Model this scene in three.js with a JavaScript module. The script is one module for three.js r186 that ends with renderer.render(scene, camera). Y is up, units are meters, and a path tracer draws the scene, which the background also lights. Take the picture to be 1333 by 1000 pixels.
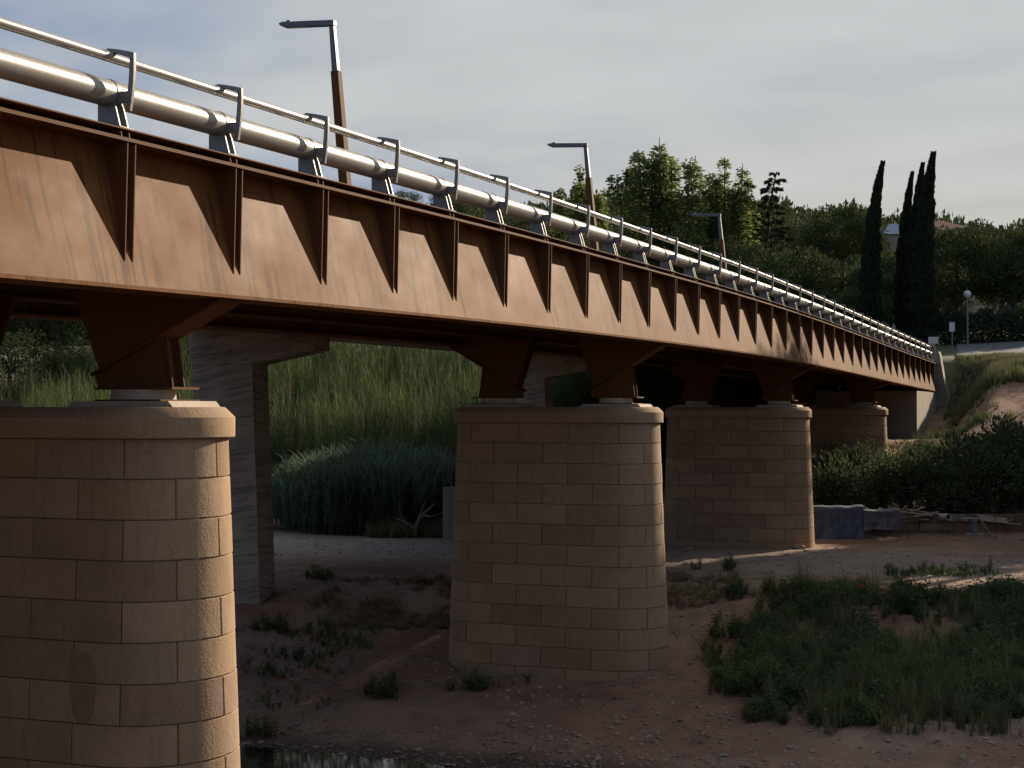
import * as THREE from 'three';
import { mergeGeometries, toCreasedNormals } from 'three/addons/utils/BufferGeometryUtils.js';
import { ImprovedNoise } from 'three/addons/math/ImprovedNoise.js';

// ───────────────────────── camera, sky, sun, exposure
// axes: +x = away from the bridge's sunny side, -z = along the bridge to the far bank (t = -z), y up; bank terrace at y = 0
const YC = 5, A = 0.370161, CA = Math.cos(A), SA = Math.sin(A);
const scene = new THREE.Scene();
const camera = new THREE.PerspectiveCamera(27.42, 4 / 3, 0.1, 4000);
camera.position.set(0, YC, 0);
camera.rotation.order = 'YXZ';
camera.rotation.set(Math.atan(30 / 2050), A, 0);

const noise = new ImprovedNoise();
const fbm = (x, y, z, o = 4) => { let s = 0, a = 0.5, f = 1; for (let i = 0; i < o; i++) { s += a * noise.noise(x * f, y * f, z * f); a *= 0.5; f *= 2.03; } return s; };
const clamp = (x, a = 0, b = 1) => Math.min(b, Math.max(a, x));
const sm = (a, b, x) => { const t = clamp((x - a) / (b - a)); return t * t * (3 - 2 * t); };
const lerp = (a, b, t) => a + (b - a) * t;

const SKY = 0.80;   // sky radiance scale, the other half of the exposure
const SUN = new THREE.Vector3(0.32, 0.35, -0.78).normalize();
{
  const W = 2048, Hh = 1024, d = new Float32Array(W * Hh * 4), v = new THREE.Vector3();
  for (let j = 0; j < Hh; j++) for (let i = 0; i < W; i++) {
    const ph = (i + 0.5) / W * Math.PI * 2 - Math.PI, th = ((j + 0.5) / Hh - 0.5) * Math.PI;
    v.set(Math.cos(ph) * Math.cos(th), Math.sin(th), Math.sin(ph) * Math.cos(th));
    const up = Math.max(v.y, 0), sd = v.dot(SUN), toSun = sm(0.25, 0.92, sd);
    const g = Math.pow(1 - up, 4.5);
    let r = lerp(0.085, 0.33, g), gg = lerp(0.18, 0.375, g), b = lerp(0.37, 0.455, g);
    // thin streaked cloud in a high layer
    const q = 1 / (up + 0.09), cx = v.x * q, cz = v.z * q;
    const warp = fbm(cx * 0.5, cz * 0.5, 3.1, 3);
    const c1 = fbm(cx * 0.42 + warp * 1.2 + 1.7, cz * 0.8, 7.7, 5), c2 = fbm(cx * 1.9 + 5 + warp, cz * 3.2 + warp * 2, 1.3, 5);
    let cov = clamp(0.16 + 1.45 * c1 * (1 - 0.75 * toSun) + 0.55 * c2 * (1 - 0.5 * toSun) + 0.85 * toSun + 0.22 * sm(0.2, 0.0, up));
    cov = sm(0.08, 0.95, cov);
    const lum = 0.435 + 0.09 * c2 + 0.05 * toSun + 0.07 * c1 * (1 - toSun);
    const warm = sm(0.2, 0.02, up);
    r = lerp(r, lum * (0.955 + 0.13 * warm), cov); gg = lerp(gg, lum * (0.985 + 0.035 * warm), cov); b = lerp(b, lum * (1.0 - 0.10 * warm), cov);
    if (v.y < 0) { const k = sm(0, -0.25, v.y); r = lerp(r, 0.05, k); gg = lerp(gg, 0.045, k); b = lerp(b, 0.035, k); }
    const o = (j * W + i) * 4; d[o] = r * SKY; d[o + 1] = gg * SKY; d[o + 2] = b * SKY; d[o + 3] = 1;
  }
  const t = new THREE.DataTexture(d, W, Hh, THREE.RGBAFormat, THREE.FloatType);
  t.mapping = THREE.EquirectangularReflectionMapping; t.magFilter = THREE.LinearFilter; t.needsUpdate = true;
  scene.background = t; scene.environment = t;
}
const sun = new THREE.DirectionalLight(new THREE.Color().setRGB(1.0, 0.83, 0.63), 5);
sun.position.copy(SUN).multiplyScalar(150).add(new THREE.Vector3(-10, 5, -50)); sun.target.position.set(-10, 5, -50);
sun.castShadow = true; sun.shadow.mapSize.set(4096, 4096); sun.shadow.radius = 1;
Object.assign(sun.shadow.camera, { left: -110, right: 110, top: 80, bottom: -80, near: 1, far: 400 });
scene.add(sun, sun.target);
const renderer = new THREE.WebGLRenderer({ antialias: true });
renderer.toneMapping = THREE.LinearToneMapping; renderer.toneMappingExposure = 1.5;
renderer.shadowMap.enabled = true;

// ───────────────────────── helpers
let seed = 12345;
const rnd = () => { seed = (seed + 0x6D2B79F5) | 0; let t = Math.imul(seed ^ (seed >>> 15), 1 | seed); t = (t + Math.imul(t ^ (t >>> 7), 61 | t)) ^ t; return ((t ^ (t >>> 14)) >>> 0) / 4294967296; };
const rr = (a, b) => a + (b - a) * rnd();
const reseed = (n) => { seed = n; };
const taken = {};
const numbered = (n) => { const k = taken[n] = (taken[n] ?? -1) + 1; return k ? n + '_' + String(k).padStart(3, '0') : n; };
function tag(o, label, category, group, kind) {
  o.userData = {}; if (label) o.userData.label = label; if (category) o.userData.category = category; if (group) o.userData.group = group; if (kind) o.userData.kind = kind;
  return o;
}
function shade(m) { m.castShadow = true; m.receiveShadow = true; return m; }
function thing(name, label, category, [x, y, z] = [0, 0, 0], group) {
  const o = new THREE.Group(); o.name = numbered(name); o.position.set(x, y, z); scene.add(o); return tag(o, label, category, group);
}
// part(): the geometry is in world axes; it is moved into the frame of the thing (whose turn is 0)
function part(name, geo, mat, parent, moved = true) {
  if (moved) { let p = parent; while (p && p !== scene) { geo.translate(-p.position.x, -p.position.y, -p.position.z); p = p.parent; } }
  const m = shade(new THREE.Mesh(geo, mat)); m.name = name; parent.add(m); return m;
}
function single(name, geo, mat, label, category, group, kind) {
  const m = shade(new THREE.Mesh(geo, mat)); m.name = numbered(name); scene.add(m); return tag(m, label, category, group, kind);
}
// a point from camera-frame ground coordinates: X to the side, Z ahead
const cam = (X, Z) => [X * CA - Z * SA, X * SA + Z * CA];
const fromPx = (px, Z) => cam((px - 666.5) / 2050 * Z, Z);   // [n, t]
const tAt = (px, n) => { const q = (px - 666.5) / 2050; return n * (CA + q * SA) / (q * CA - SA); };

function pNoise(seed0) { // tileable value noise
  const tab = new Float32Array(65536); let s = seed0; for (let i = 0; i < 65536; i++) { s = (Math.imul(s, 1664525) + 1013904223) | 0; tab[i] = (s >>> 8) / 16777216; }
  const at = (x, y, px, py) => tab[((((x % px) + px) % px) * 251 + (((y % py) + py) % py) * 127 + px * 17) & 65535];
  const f = (u, v, px, py) => { const x = u * px, y = v * py, xi = Math.floor(x), yi = Math.floor(y); let a = x - xi, b = y - yi; a = a * a * (3 - 2 * a); b = b * b * (3 - 2 * b);
    return lerp(lerp(at(xi, yi, px, py), at(xi + 1, yi, px, py), a), lerp(at(xi, yi + 1, px, py), at(xi + 1, yi + 1, px, py), a), b); };
  f.fbm = (u, v, px, py, o = 4) => { let s2 = 0, a = 0.5, n = 0; for (let i = 0; i < o; i++) { s2 += a * f(u, v, px << i, py << i); n += a; a *= 0.55; } return s2 / n; };
  return f;
}
function tex(w, h, fn, srgb, rx = 1, ry = 1) {
  const d = new Uint8Array(w * h * 4);
  for (let j = 0; j < h; j++) for (let i = 0; i < w; i++) { const c = fn((i + 0.5) / w, (j + 0.5) / h), o = (j * w + i) * 4;
    for (let k = 0; k < 3; k++) { const x = Array.isArray(c) ? c[k] : c; d[o + k] = clamp(srgb ? (x <= 0.0031308 ? 12.92 * x : 1.055 * Math.pow(x, 1 / 2.4) - 0.055) : x) * 255; } d[o + 3] = 255; }
  const t = new THREE.DataTexture(d, w, h); t.magFilter = THREE.LinearFilter; t.minFilter = THREE.LinearMipmapLinearFilter; t.generateMipmaps = true; t.wrapS = t.wrapT = THREE.RepeatWrapping; t.repeat.set(rx, ry);
  if (srgb) t.colorSpace = THREE.SRGBColorSpace; t.needsUpdate = true; return t;
}
const std = (o) => new THREE.MeshStandardMaterial(o);
const lin = (r, g, b) => new THREE.Color().setRGB(r, g, b);
const mixc = (a, b, t) => [lerp(a[0], b[0], t), lerp(a[1], b[1], t), lerp(a[2], b[2], t)];

// ───────────────────────── materials
const N1 = pNoise(11), N2 = pNoise(77);
const cortenMap = tex(2048, 512, (u, v) => {
  const bl = N1.fbm(u, v, 10, 4, 5), st = N2.fbm(u + 0.006 * N1(u, v, 8, 4), v, 220, 2, 3), st2 = N2.fbm(u, v, 90, 3, 3), fine = N1.fbm(u, v, 400, 100, 2), gate = N2.fbm(u + 0.3, v, 14, 2, 3);
  let c = mixc([0.134, 0.055, 0.0175], [0.165, 0.075, 0.027], sm(0.35, 0.7, bl));
  c = mixc(c, [0.062, 0.024, 0.010], 0.85 * sm(0.53, 0.70, st) * sm(0.3, 0.55, gate));
  c = mixc(c, [0.165, 0.09, 0.05], 0.5 * sm(0.60, 0.78, st2) * sm(0.4, 0.62, 1 - gate));
  const k = 0.88 + 0.24 * fine; return c.map((x) => x * k);
}, true, 1 / 18, 1 / 3.6);
const cortenRough = tex(512, 256, (u, v) => 0.50 + 0.16 * N1.fbm(u, v, 14, 8, 5), false, 1 / 9, 1 / 4);
const cortenBump = tex(512, 512, (u, v) => 0.7 * N1.fbm(u, v, 60, 60, 3) + 0.3 * N2.fbm(u, v, 8, 8, 2), false, 1 / 1.7, 1 / 1.7);
const M = {};
M.corten = new THREE.MeshPhysicalMaterial({ map: cortenMap, roughnessMap: cortenRough, roughness: 1, metalness: 0, specularIntensity: 0.11, bumpMap: cortenBump, bumpScale: 0.0004 });
M.cortenPlain = new THREE.MeshPhysicalMaterial({ specularIntensity: 0.3, color: lin(0.104, 0.046, 0.019), roughness: 0.72, metalness: 0, bumpMap: cortenBump, bumpScale: 0.001 });
const brushed = tex(512, 128, (u, v) => 0.30 + 0.12 * N1.fbm(u, v, 16, 64, 4), false, 1 / 2, 1);
M.steel = std({ color: lin(0.30, 0.29, 0.265), roughnessMap: brushed, roughness: 1, metalness: 0.35 });
M.steelDull = std({ color: lin(0.19, 0.19, 0.19), roughness: 0.5, metalness: 0.35 });
M.lampGrey = std({ color: lin(0.12, 0.125, 0.14), roughness: 0.5, metalness: 0.5 });
M.glassOff = std({ color: lin(0.5, 0.52, 0.55), roughness: 0.25 });
// sandstone
const stoneMap = tex(1024, 1024, (u, v) => {
  const b = N1.fbm(u, v, 5, 5, 5), f = N2.fbm(u, v, 160, 160, 3), sp = N1(u, v, 120, 120), dr = N2.fbm(u, v, 40, 5, 4);
  let c = mixc([0.40, 0.325, 0.25], [0.55, 0.46, 0.37], b);
  c = mixc(c, [0.30, 0.235, 0.175], 0.32 * sm(0.55, 0.75, dr));
  if (sp > 0.965) c = mixc(c, [0.68, 0.62, 0.54], 0.7); if (sp < 0.03) c = mixc(c, [0.12, 0.09, 0.07], 0.8);
  const k = 0.82 + 0.36 * f; return c.map((x) => x * k);
}, true, 1 / 2.6, 1 / 2.6);
const stoneBump = tex(1024, 1024, (u, v) => { const sp = N1(u, v, 120, 120), sp2 = N2(u, v, 60, 60); return clamp(0.35 * N2.fbm(u, v, 150, 150, 3) + 0.45 * N1.fbm(u, v, 26, 14, 5) + 0.12 - (sp < 0.05 ? 0.3 : 0) - (sp2 < 0.02 ? 0.4 : 0)); }, false, 1 / 2.6, 1 / 2.6);
const stoneTones = [[0.63, 0.515, 0.395], [0.66, 0.535, 0.40], [0.60, 0.485, 0.37], [0.645, 0.515, 0.38], [0.68, 0.56, 0.43], [0.54, 0.425, 0.325], [0.62, 0.515, 0.405]];
M.stone = stoneTones.map((c) => std({ map: stoneMap, color: lin(...c), roughness: 0.92, bumpMap: stoneBump, bumpScale: 0.011 }));
M.cap = std({ map: stoneMap, color: lin(0.66, 0.54, 0.41), roughness: 0.9, bumpMap: stoneBump, bumpScale: 0.007 });
M.stain = std({ map: stoneMap, color: lin(0.44, 0.34, 0.265), roughness: 0.85, bumpMap: stoneBump, bumpScale: 0.011 });
M.mortar = std({ color: lin(0.10, 0.078, 0.06), roughness: 1 });
const concMap = tex(512, 1024, (u, v) => { // board-marked concrete with dark weathering
  const b = N1.fbm(u, v, 4, 6, 5), bd = N2(u * 0 + 0.5, v, 1, 26), st = 0.6 * N2.fbm(u, v, 3, 110, 3) + 0.4 * N2.fbm(u, v, 4, 5, 4), pit = N1(u, v, 70, 140);
  let c = mixc([0.235, 0.195, 0.155], [0.335, 0.285, 0.23], b); c = c.map((x) => x * (0.86 + 0.28 * bd));
  c = mixc(c, [0.07, 0.06, 0.052], 0.6 * sm(0.50, 0.66, st)); if (pit > 0.97) c = mixc(c, [0.05, 0.045, 0.04], 0.7);
  return c;
}, true, 1 / 3, 1 / 4);
const concBump = tex(256, 1024, (u, v) => { const w = (v * 26) % 1; return clamp(0.5 * N2(0.5, v, 1, 26) + 0.3 * N1.fbm(u, v, 20, 80, 3) + (w < 0.07 ? -0.25 : 0) + 0.25); }, false, 1 / 3, 1 / 4);
concMap.rotation = concBump.rotation = 0.16;
M.concrete = std({ map: concMap, roughness: 0.95, bumpMap: concBump, bumpScale: 0.012 });
M.concPlain = std({ map: stoneMap, color: lin(0.50, 0.53, 0.54), roughness: 0.95, bumpMap: stoneBump, bumpScale: 0.004 });
M.plinth = std({ map: stoneMap, color: lin(0.95, 0.96, 0.94), roughness: 0.9, bumpMap: stoneBump, bumpScale: 0.003 });
M.black = std({ color: lin(0.02, 0.02, 0.02), roughness: 0.8 });
M.asphalt = std({ color: lin(0.055, 0.055, 0.058), roughness: 0.9 });
const leafMat = (r, g, b, tr = 0.35) => new THREE.MeshPhysicalMaterial({ color: lin(r, g, b), roughness: 0.9, side: THREE.DoubleSide, vertexColors: true, transmission: tr, thickness: 0, specularIntensity: 0.25 });
M.bark = std({ color: lin(0.085, 0.065, 0.05), roughness: 1, bumpMap: stoneBump, bumpScale: 0.02 });
M.wood = ['a', 'b', 'c'].map((_, i) => std({ color: lin(0.26 + 0.08 * i, 0.215 + 0.065 * i, 0.175 + 0.05 * i), roughness: 0.9 }));

// ───────────────────────── terrain
const hermite = (pts) => { const n = pts.length, m = pts.map((p, i) => i === 0 ? (pts[1][1] - p[1]) / (pts[1][0] - p[0]) : i === n - 1 ? (p[1] - pts[n - 2][1]) / (p[0] - pts[n - 2][0]) : 0.5 * ((pts[i + 1][1] - p[1]) / (pts[i + 1][0] - p[0]) + (p[1] - pts[i - 1][1]) / (p[0] - pts[i - 1][0])));
  return (x) => { if (x <= pts[0][0]) return pts[0][1]; if (x >= pts[n - 1][0]) return pts[n - 1][1]; let i = 0; while (x > pts[i + 1][0]) i++; const h = pts[i + 1][0] - pts[i][0], t = (x - pts[i][0]) / h, t2 = t * t, t3 = t2 * t;
    return pts[i][1] * (2 * t3 - 3 * t2 + 1) + m[i] * h * (t3 - 2 * t2 + t) + pts[i + 1][1] * (-2 * t3 + 3 * t2) + m[i + 1] * h * (t3 - t2); }; };
const bankT = hermite([[-200, 5.2], [-30, 4.4], [-3, 3.3], [2, 2.9], [7, 0.2], [12, -2.5], [17, -3.2], [27, -3.1], [30.2, -2.42], [33, -1.95], [36.5, -1.42], [39.6, -0.85], [41.6, -0.28], [43, -0.06], [45, 0], [62, 0], [65, 0.2], [70, 1.0], [77, 2.75], [84, 4.6], [90, 6.2], [94, 7.2], [97, 7.6], [112, 8.9], [126, 10.4], [150, 12], [170, 12.5], [240, 15], [1200, 30]]);
function ground(n, t) {
  const Z = -n * SA + t * CA, X = n * CA + t * SA;
  const cut = 10.5 * sm(79, 86, t) * sm(101, 97, t) * sm(-6.2, -9.6, n) * sm(-23, -17.5, n);
  let h = bankT(t - cut + 0.9 * fbm(n * 0.12, t * 0.05, 2.2, 2) * sm(24, 32, t) * sm(60, 45, t));
  const rough = sm(29, 33, t) * (1 - 0.72 * sm(43, 46, t) * sm(64, 60, t)) * sm(180, 100, t);
  h += rough * (0.20 * fbm(n * 0.35, t * 0.35, 5.1, 4) + 0.09 * fbm(n * 1.6, t * 1.6, 9.4, 3));
  h += sm(30, 34, t) * sm(43.5, 40, t) * 0.14 * fbm(n * 0.9, t * 0.22, 4.4, 3);
  h -= 0.05 * sm(0.5, 0.1, Math.abs(t - 50.2 - 0.6 * Math.sin(n * 0.1))) + 0.05 * sm(0.5, 0.1, Math.abs(t - 52 - 0.6 * Math.sin(n * 0.1)));
  h += 36 * sm(200, 430, Z + 0.3 * X) * (1 - 0.42 * sm(20, 160, X)) * (1 + 0.10 * fbm(X * 0.012, Z * 0.01, 0.7, 3)) - 0.0;
  h += 40 * sm(500, 1100, Z) * fbm(X * 0.003, Z * 0.003, 4.2, 2);
  return h;
}
{
  const axis = (a, b, fa, fb, fine, far) => { const out = []; let x = fa; while (x < fb) { out.push(x); x += fine; } let s = fine; const hi = []; x = fb; while (x < b) { hi.push(x); s = Math.min(s * 1.09, far); x += s; } hi.push(b); const lo = []; s = fine; x = fa; while (x > a) { s = Math.min(s * 1.09, far); x -= s; lo.push(x); } return [...lo.reverse(), ...out, ...hi]; };
  const xs = axis(-1400, 1400, -31, 6, 0.2, 60), ts = axis(-300, 1700, 29, 67, 0.2, 60).flatMap((v, i, q) => v > 70 && v < 112 && q[i + 1] - v > 1 ? [v, v + (q[i + 1] - v) / 3, v + (q[i + 1] - v) * 2 / 3] : [v]);
  const nx = xs.length, nt = ts.length, pos = new Float32Array(nx * nt * 3), col = new Float32Array(nx * nt * 3), uv = new Float32Array(nx * nt * 2), idx = [];
  const red = [0.235, 0.122, 0.074], tan = [0.295, 0.185, 0.124], grey = [0.30, 0.23, 0.178], green = [0.06, 0.075, 0.03], wet = [0.045, 0.033, 0.026];
  for (let j = 0; j < nt; j++) for (let i = 0; i < nx; i++) {
    const n = xs[i], t = ts[j], o = j * nx + i; pos.set([n, ground(n, t), -t], o * 3); uv.set([n, t], o * 2);
    let c = mixc(red, tan, sm(-0.18, 0.25, fbm(n * 0.22, t * 0.22, 3.3, 4)));
    const tr = sm(45.5, 48, t + fbm(n * 0.3, t * 0.3, 1, 2)) * sm(57, 54, t + 2 * fbm(n * 0.2, t * 0.2, 8, 3)); c = mixc(c, grey, 0.75 * tr);
    c = mixc(c, [0.155, 0.068, 0.038], 0.8 * sm(0.05, 0.3, fbm(n * 0.16 + 9, t * 0.3, 6.3, 4)) * sm(33, 36, t) * sm(47, 43, t));
    c = mixc(c, wet, sm(31.2, 30.4, t + 0.5 * fbm(n, t, 2, 2)) * 0.8);
    c = mixc(c, green, 0.85 * sm(93, 97, t + 5 * fbm(n * 0.2, t * 0.2, 6, 3)));
    col.set(c, o * 3);
  }
  for (let j = 0; j < nt - 1; j++) for (let i = 0; i < nx - 1; i++) { const a = j * nx + i, b = a + 1, c = a + nx, d = c + 1; idx.push(a, b, d, a, d, c); }
  const g = new THREE.BufferGeometry(); g.setAttribute('position', new THREE.BufferAttribute(pos, 3)); g.setAttribute('color', new THREE.BufferAttribute(col, 3)); g.setAttribute('uv', new THREE.BufferAttribute(uv, 2)); g.setIndex(idx); g.computeVertexNormals();
  const soil = tex(1024, 1024, (u, v) => { const a = N1.fbm(u, v, 12, 12, 6), p = N2(u, v, 130, 130), q = N1(u, v, 240, 240); let k = 0.55 + 0.7 * a; if (p > 0.93) k += 0.35; if (q < 0.1) k -= 0.2; return [k, k, k]; }, true, 1 / 5.3, 1 / 5.3);
  const soilB = tex(1024, 1024, (u, v) => clamp(0.6 * N1.fbm(u, v, 30, 30, 5) + 0.4 * N2.fbm(u, v, 110, 110, 2)), false, 1 / 5.3, 1 / 5.3);
  const m = std({ map: soil, vertexColors: true, roughness: 1, bumpMap: soilB, bumpScale: 0.06 });
  single('ground', g, m, 'reddish earth river bank, flat dirt terrace and embankment', 'ground', null, 'structure');
}
{ // river
  const g = new THREE.PlaneGeometry(2000, 24, 1, 1); g.rotateX(-Math.PI / 2); g.translate(0, -2.42, -21);
  const rip = tex(512, 512, (u, v) => N1.fbm(u, v, 8, 18, 4), false, 120, 2);
  single('river', g, std({ color: lin(0.016, 0.015, 0.011), roughness: 0.04, bumpMap: rip, bumpScale: 0.0004 }), 'still dark river water at the foot of the bank', 'water', null, 'structure');
}

// ───────────────────────── steel bridge
const S = 2.3, T0 = S * 6.443, K0 = -9, K1 = 35.4, NC = -13.22;
const prof = hermite([[-14, 3.28], [-6, 3.69], [0, 3.955], [5, 4.125], [9, 4.19], [13.5, 4.213], [18, 4.145], [22, 4.02], [26, 3.87], [31, 3.69], [35.4, 3.55], [44, 3.3]]);
const tk = (k) => T0 + k * S, P = (t) => prof((t - T0) / S) + YC, TA = tk(K0), TB = tk(K1);
function sweep(poly, ta, tb, step = 1.15, caps = true) {
  let area = 0; poly.forEach((p, i) => { const q = poly[(i + 1) % poly.length]; area += p[0] * q[1] - q[0] * p[1]; }); if (area < 0) poly = [...poly].reverse();
  const ns = Math.max(1, Math.round((tb - ta) / step)), pos = [], nor = [], uv = [], idx = []; let per = 0;
  for (let e = 0; e < poly.length; e++) {
    const a = poly[e], b = poly[(e + 1) % poly.length], L = Math.hypot(b[0] - a[0], b[1] - a[1]), nn = [(b[1] - a[1]) / L, -(b[0] - a[0]) / L], s0 = pos.length / 3;
    for (let i = 0; i <= ns; i++) { const t = lerp(ta, tb, i / ns), p = P(t); pos.push(a[0], p + a[1], -t, b[0], p + b[1], -t); nor.push(nn[0], nn[1], 0, nn[0], nn[1], 0); uv.push(t, per, t, per + L); }
    for (let i = 0; i < ns; i++) { const q = s0 + i * 2; idx.push(q, q + 3, q + 1, q, q + 2, q + 3); } per += L;
  }
  if (caps) for (const [t, dir] of [[ta, 1], [tb, -1]]) { const s0 = pos.length / 3, p = P(t); poly.forEach((v) => { pos.push(v[0], p + v[1], -t); nor.push(0, 0, dir); uv.push(v[0], v[1]); }); THREE.ShapeUtils.triangulateShape(poly.map((v) => new THREE.Vector2(...v)), []).forEach(([a, b, c]) => dir > 0 ? idx.push(s0 + a, s0 + b, s0 + c) : idx.push(s0 + a, s0 + c, s0 + b)); }
  const g = new THREE.BufferGeometry(); g.setAttribute('position', new THREE.Float32BufferAttribute(pos, 3)); g.setAttribute('normal', new THREE.Float32BufferAttribute(nor, 3)); g.setAttribute('uv', new THREE.Float32BufferAttribute(uv, 2)); g.setIndex(idx); return g;
}
const rect = (n0, n1, y0, y1) => [[n0, y0], [n1, y0], [n1, y1], [n0, y1]];
const mir = (poly) => poly.map(([n, y]) => [2 * NC - n, y]);
function plate(poly, thick) { const s = new THREE.Shape(poly.map((p) => new THREE.Vector2(...p))); const g = new THREE.ExtrudeGeometry(s, { depth: thick, bevelEnabled: false }); g.translate(0, 0, -thick / 2); return boxUV(g); }
function boxUV(g) { const p = g.attributes.position, n = g.attributes.normal, u = g.attributes.uv; for (let i = 0; i < p.count; i++) { const ax = Math.abs(n.getX(i)), ay = Math.abs(n.getY(i)), az = Math.abs(n.getZ(i)); if (az >= ax && az >= ay) u.setXY(i, p.getX(i), p.getY(i)); else if (ax >= ay) u.setXY(i, p.getZ(i), p.getY(i)); else u.setXY(i, p.getX(i), p.getZ(i)); } return g; }
const put = (name, geo, mat, parent, x, y, z) => { const m = shade(new THREE.Mesh(geo, mat)); m.name = name; let px = 0, py = 0, pz = 0, p = parent; while (p && p !== scene) { px += p.position.x; py += p.position.y; pz += p.position.z; p = p.parent; } m.position.set(x - px, y - py, z - pz); parent.add(m); return m; };
const bridge = thing('steel_bridge', 'long rust-brown weathering steel girder bridge on stone piers', 'bridge', [NC, YC, -50]);
{
  const cuts = [TA, 9.2, 24.35, 44.6, 64.8, 84.2, TB];
  const web = [[-10.64, -1.0], [-10.28, -2.602], [-10.305, -2.602], [-10.665, -1.0]];
  for (let i = 0; i < cuts.length - 1; i++) {
    part('web_plate', sweep(web, cuts[i] + 0.004, cuts[i + 1] - 0.004), M.corten, bridge);
    part('web_plate', sweep(mir(web), cuts[i] + 0.004, cuts[i + 1] - 0.004), M.corten, bridge);
    if (i) part('weld_seam', sweep([[-10.628, -1.06], [-10.277, -2.6], [-10.295, -2.6], [-10.65, -1.06]], cuts[i] - 0.009, cuts[i] + 0.009), M.cortenPlain, bridge);
  }
  for (const f of [(p) => p, mir]) {
    part('top_flange', sweep(f(rect(-10.95, -10.29, -1.0, -0.96)), TA, TB), M.cortenPlain, bridge);
    part('bottom_flange', sweep(f(rect(-10.8, -10.245, -2.645, -2.602)), TA, TB), M.corten, bridge);
    part('edge_upstand', sweep(f(rect(-10.70, -10.68, -0.96, -0.853)), TA, TB), M.cortenPlain, bridge);
    part('edge_plate', sweep(f(rect(-10.98, -10.37, -0.853, -0.838)), TA, TB), M.cortenPlain, bridge);
    part('inner_girder', sweep(f([[-11.86, -1.26], [-11.86, -2.45], [-11.68, -2.45], [-11.68, -2.49], [-12.08, -2.49], [-12.08, -2.45], [-11.90, -2.45], [-11.90, -1.26]]), TA, TB), M.cortenPlain, bridge);
  }
  part('deck_slab', sweep(rect(-15.50, -10.94, -1.26, -1.002), TA, TB), M.concPlain, bridge);
  part('road_surface', sweep(rect(-15.44, -11.0, -1.001, -0.90), TA, TB), M.asphalt, bridge);
  const tri = plate([[-10.64, -1.002], [-10.362, -2.24], [-10.356, -2.33], [-10.335, -2.33], [-10.305, -1.002]].map(([n, y]) => [n, y]), 0.018);
  const stub = plate([[-10.68, -0.96], [-10.38, -0.96], [-10.40, -0.853], [-10.68, -0.853]], 0.018);
  const cross = mergeGeometries([plate([[-15.75, -1.27], [-15.75, -1.9], [-14.5, -2.2], [-11.9, -2.2], [-10.69, -1.9], [-10.69, -1.27]], 0.02), new THREE.BoxGeometry(2.5, 0.03, 0.24).toNonIndexed().translate(NC, -2.21, 0)]);
  for (let k = K0; k <= 35; k++) {
    const t = tk(k), y = P(t);
    for (const s of [-1, 1]) { put('stiffener', tri, M.cortenPlain, bridge, 0, y, -t - s * 0.075); put('stub_plate', stub, M.cortenPlain, bridge, 0, y, -t - s * 0.075); }
    put('cross_beam', cross, M.cortenPlain, bridge, 0, y, -t);
  }
}
const PT = [17.07, 37.2, 57.0, 76.9];
for (const t of PT) for (const side of [1, -1]) { // brackets that carry the girders onto the bearings
  const B = P(t) - 2.646, f = (p) => side > 0 ? p : mir(p), y = YC;
  const br = new THREE.Group(); br.name = 'pier_bracket'; br.position.set((side > 0 ? -11.7 : 2 * NC + 11.7) - bridge.position.x, YC + 0.24 - bridge.position.y, -t - bridge.position.z); bridge.add(br);
  const w = [[-12.2, y + 0.47], [-12.62, B + 0.15], [-10.72, B + 0.15], [-10.72, B - 0.005], [-10.5, B - 0.005], [-10.5, B - 0.04]];
  for (const dt of [-0.2, 0.2]) part('bracket_web', plate(f(w), 0.025).translate(0, 0, -t + dt), M.cortenPlain, br);
  const fl = [[-12.32, y + 0.40], [-12.30, y + 0.44], [-10.42, B - 0.005], [-10.42, B - 0.05]];
  part('bracket_flange', plate(f(fl), 0.52).translate(0, 0, -t), M.cortenPlain, br);
  const leg = [[-12.25, y + 0.252], [-12.28, y + 0.405], [-11.34, B - 0.05 - (B - y - 0.45) * 0.49], [-11.25, y + 0.252]];
  part('leg_box', plate(f(leg), 0.36).translate(0, 0, -t), M.cortenPlain, br);
  for (const dt of [-0.13, 0.13]) part('leg_rib', plate(f([[-11.27, y + 0.252], [-11.36, B - 0.06 - (B - y - 0.45) * 0.46], [-11.25, B - 0.06 - (B - y - 0.45) * 0.42], [-11.15, y + 0.252]]), 0.02).translate(0, 0, -t + dt), M.cortenPlain, br);
  part('base_plate', plate(f(rect(-12.2, -11.05, y + 0.222, y + 0.252)), 0.62).translate(0, 0, -t), M.cortenPlain, br);
  const bearing = thing('bridge_bearing', (side > 0 ? 'bridge bearing at the sunlit end of the ' : 'bridge bearing at the shaded end of the ') + ['stone pier standing in the river', 'tall stone pier on the bank slope', 'stone pier beside the blue tarpaulin', 'short stone pier below the abutment'][PT.indexOf(t)], 'bearing', [side > 0 ? -11.7 : 2 * NC + 11.7, YC - 0.01, -t]);
  const pl = [[-12.46, y - 0.01], [-12.36, y + 0.075], [-10.95, y + 0.075], [-10.87, y - 0.01]];
  part('plinth', plate(f(pl), 1.1).translate(0, 0, -t), M.plinth, bearing);
  const cyl = new THREE.CylinderGeometry(0.4, 0.42, 0.145, 28).translate(side > 0 ? -11.68 : 2 * NC + 11.68, y + 0.148, -t); part('pot', cyl, M.plinth, bearing);
  part('sole_plate', plate(f(rect(-12.1, -11.12, y + 0.076, y + 0.095)), 0.9).translate(0, 0, -t), M.cortenPlain, bearing);
}

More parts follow.
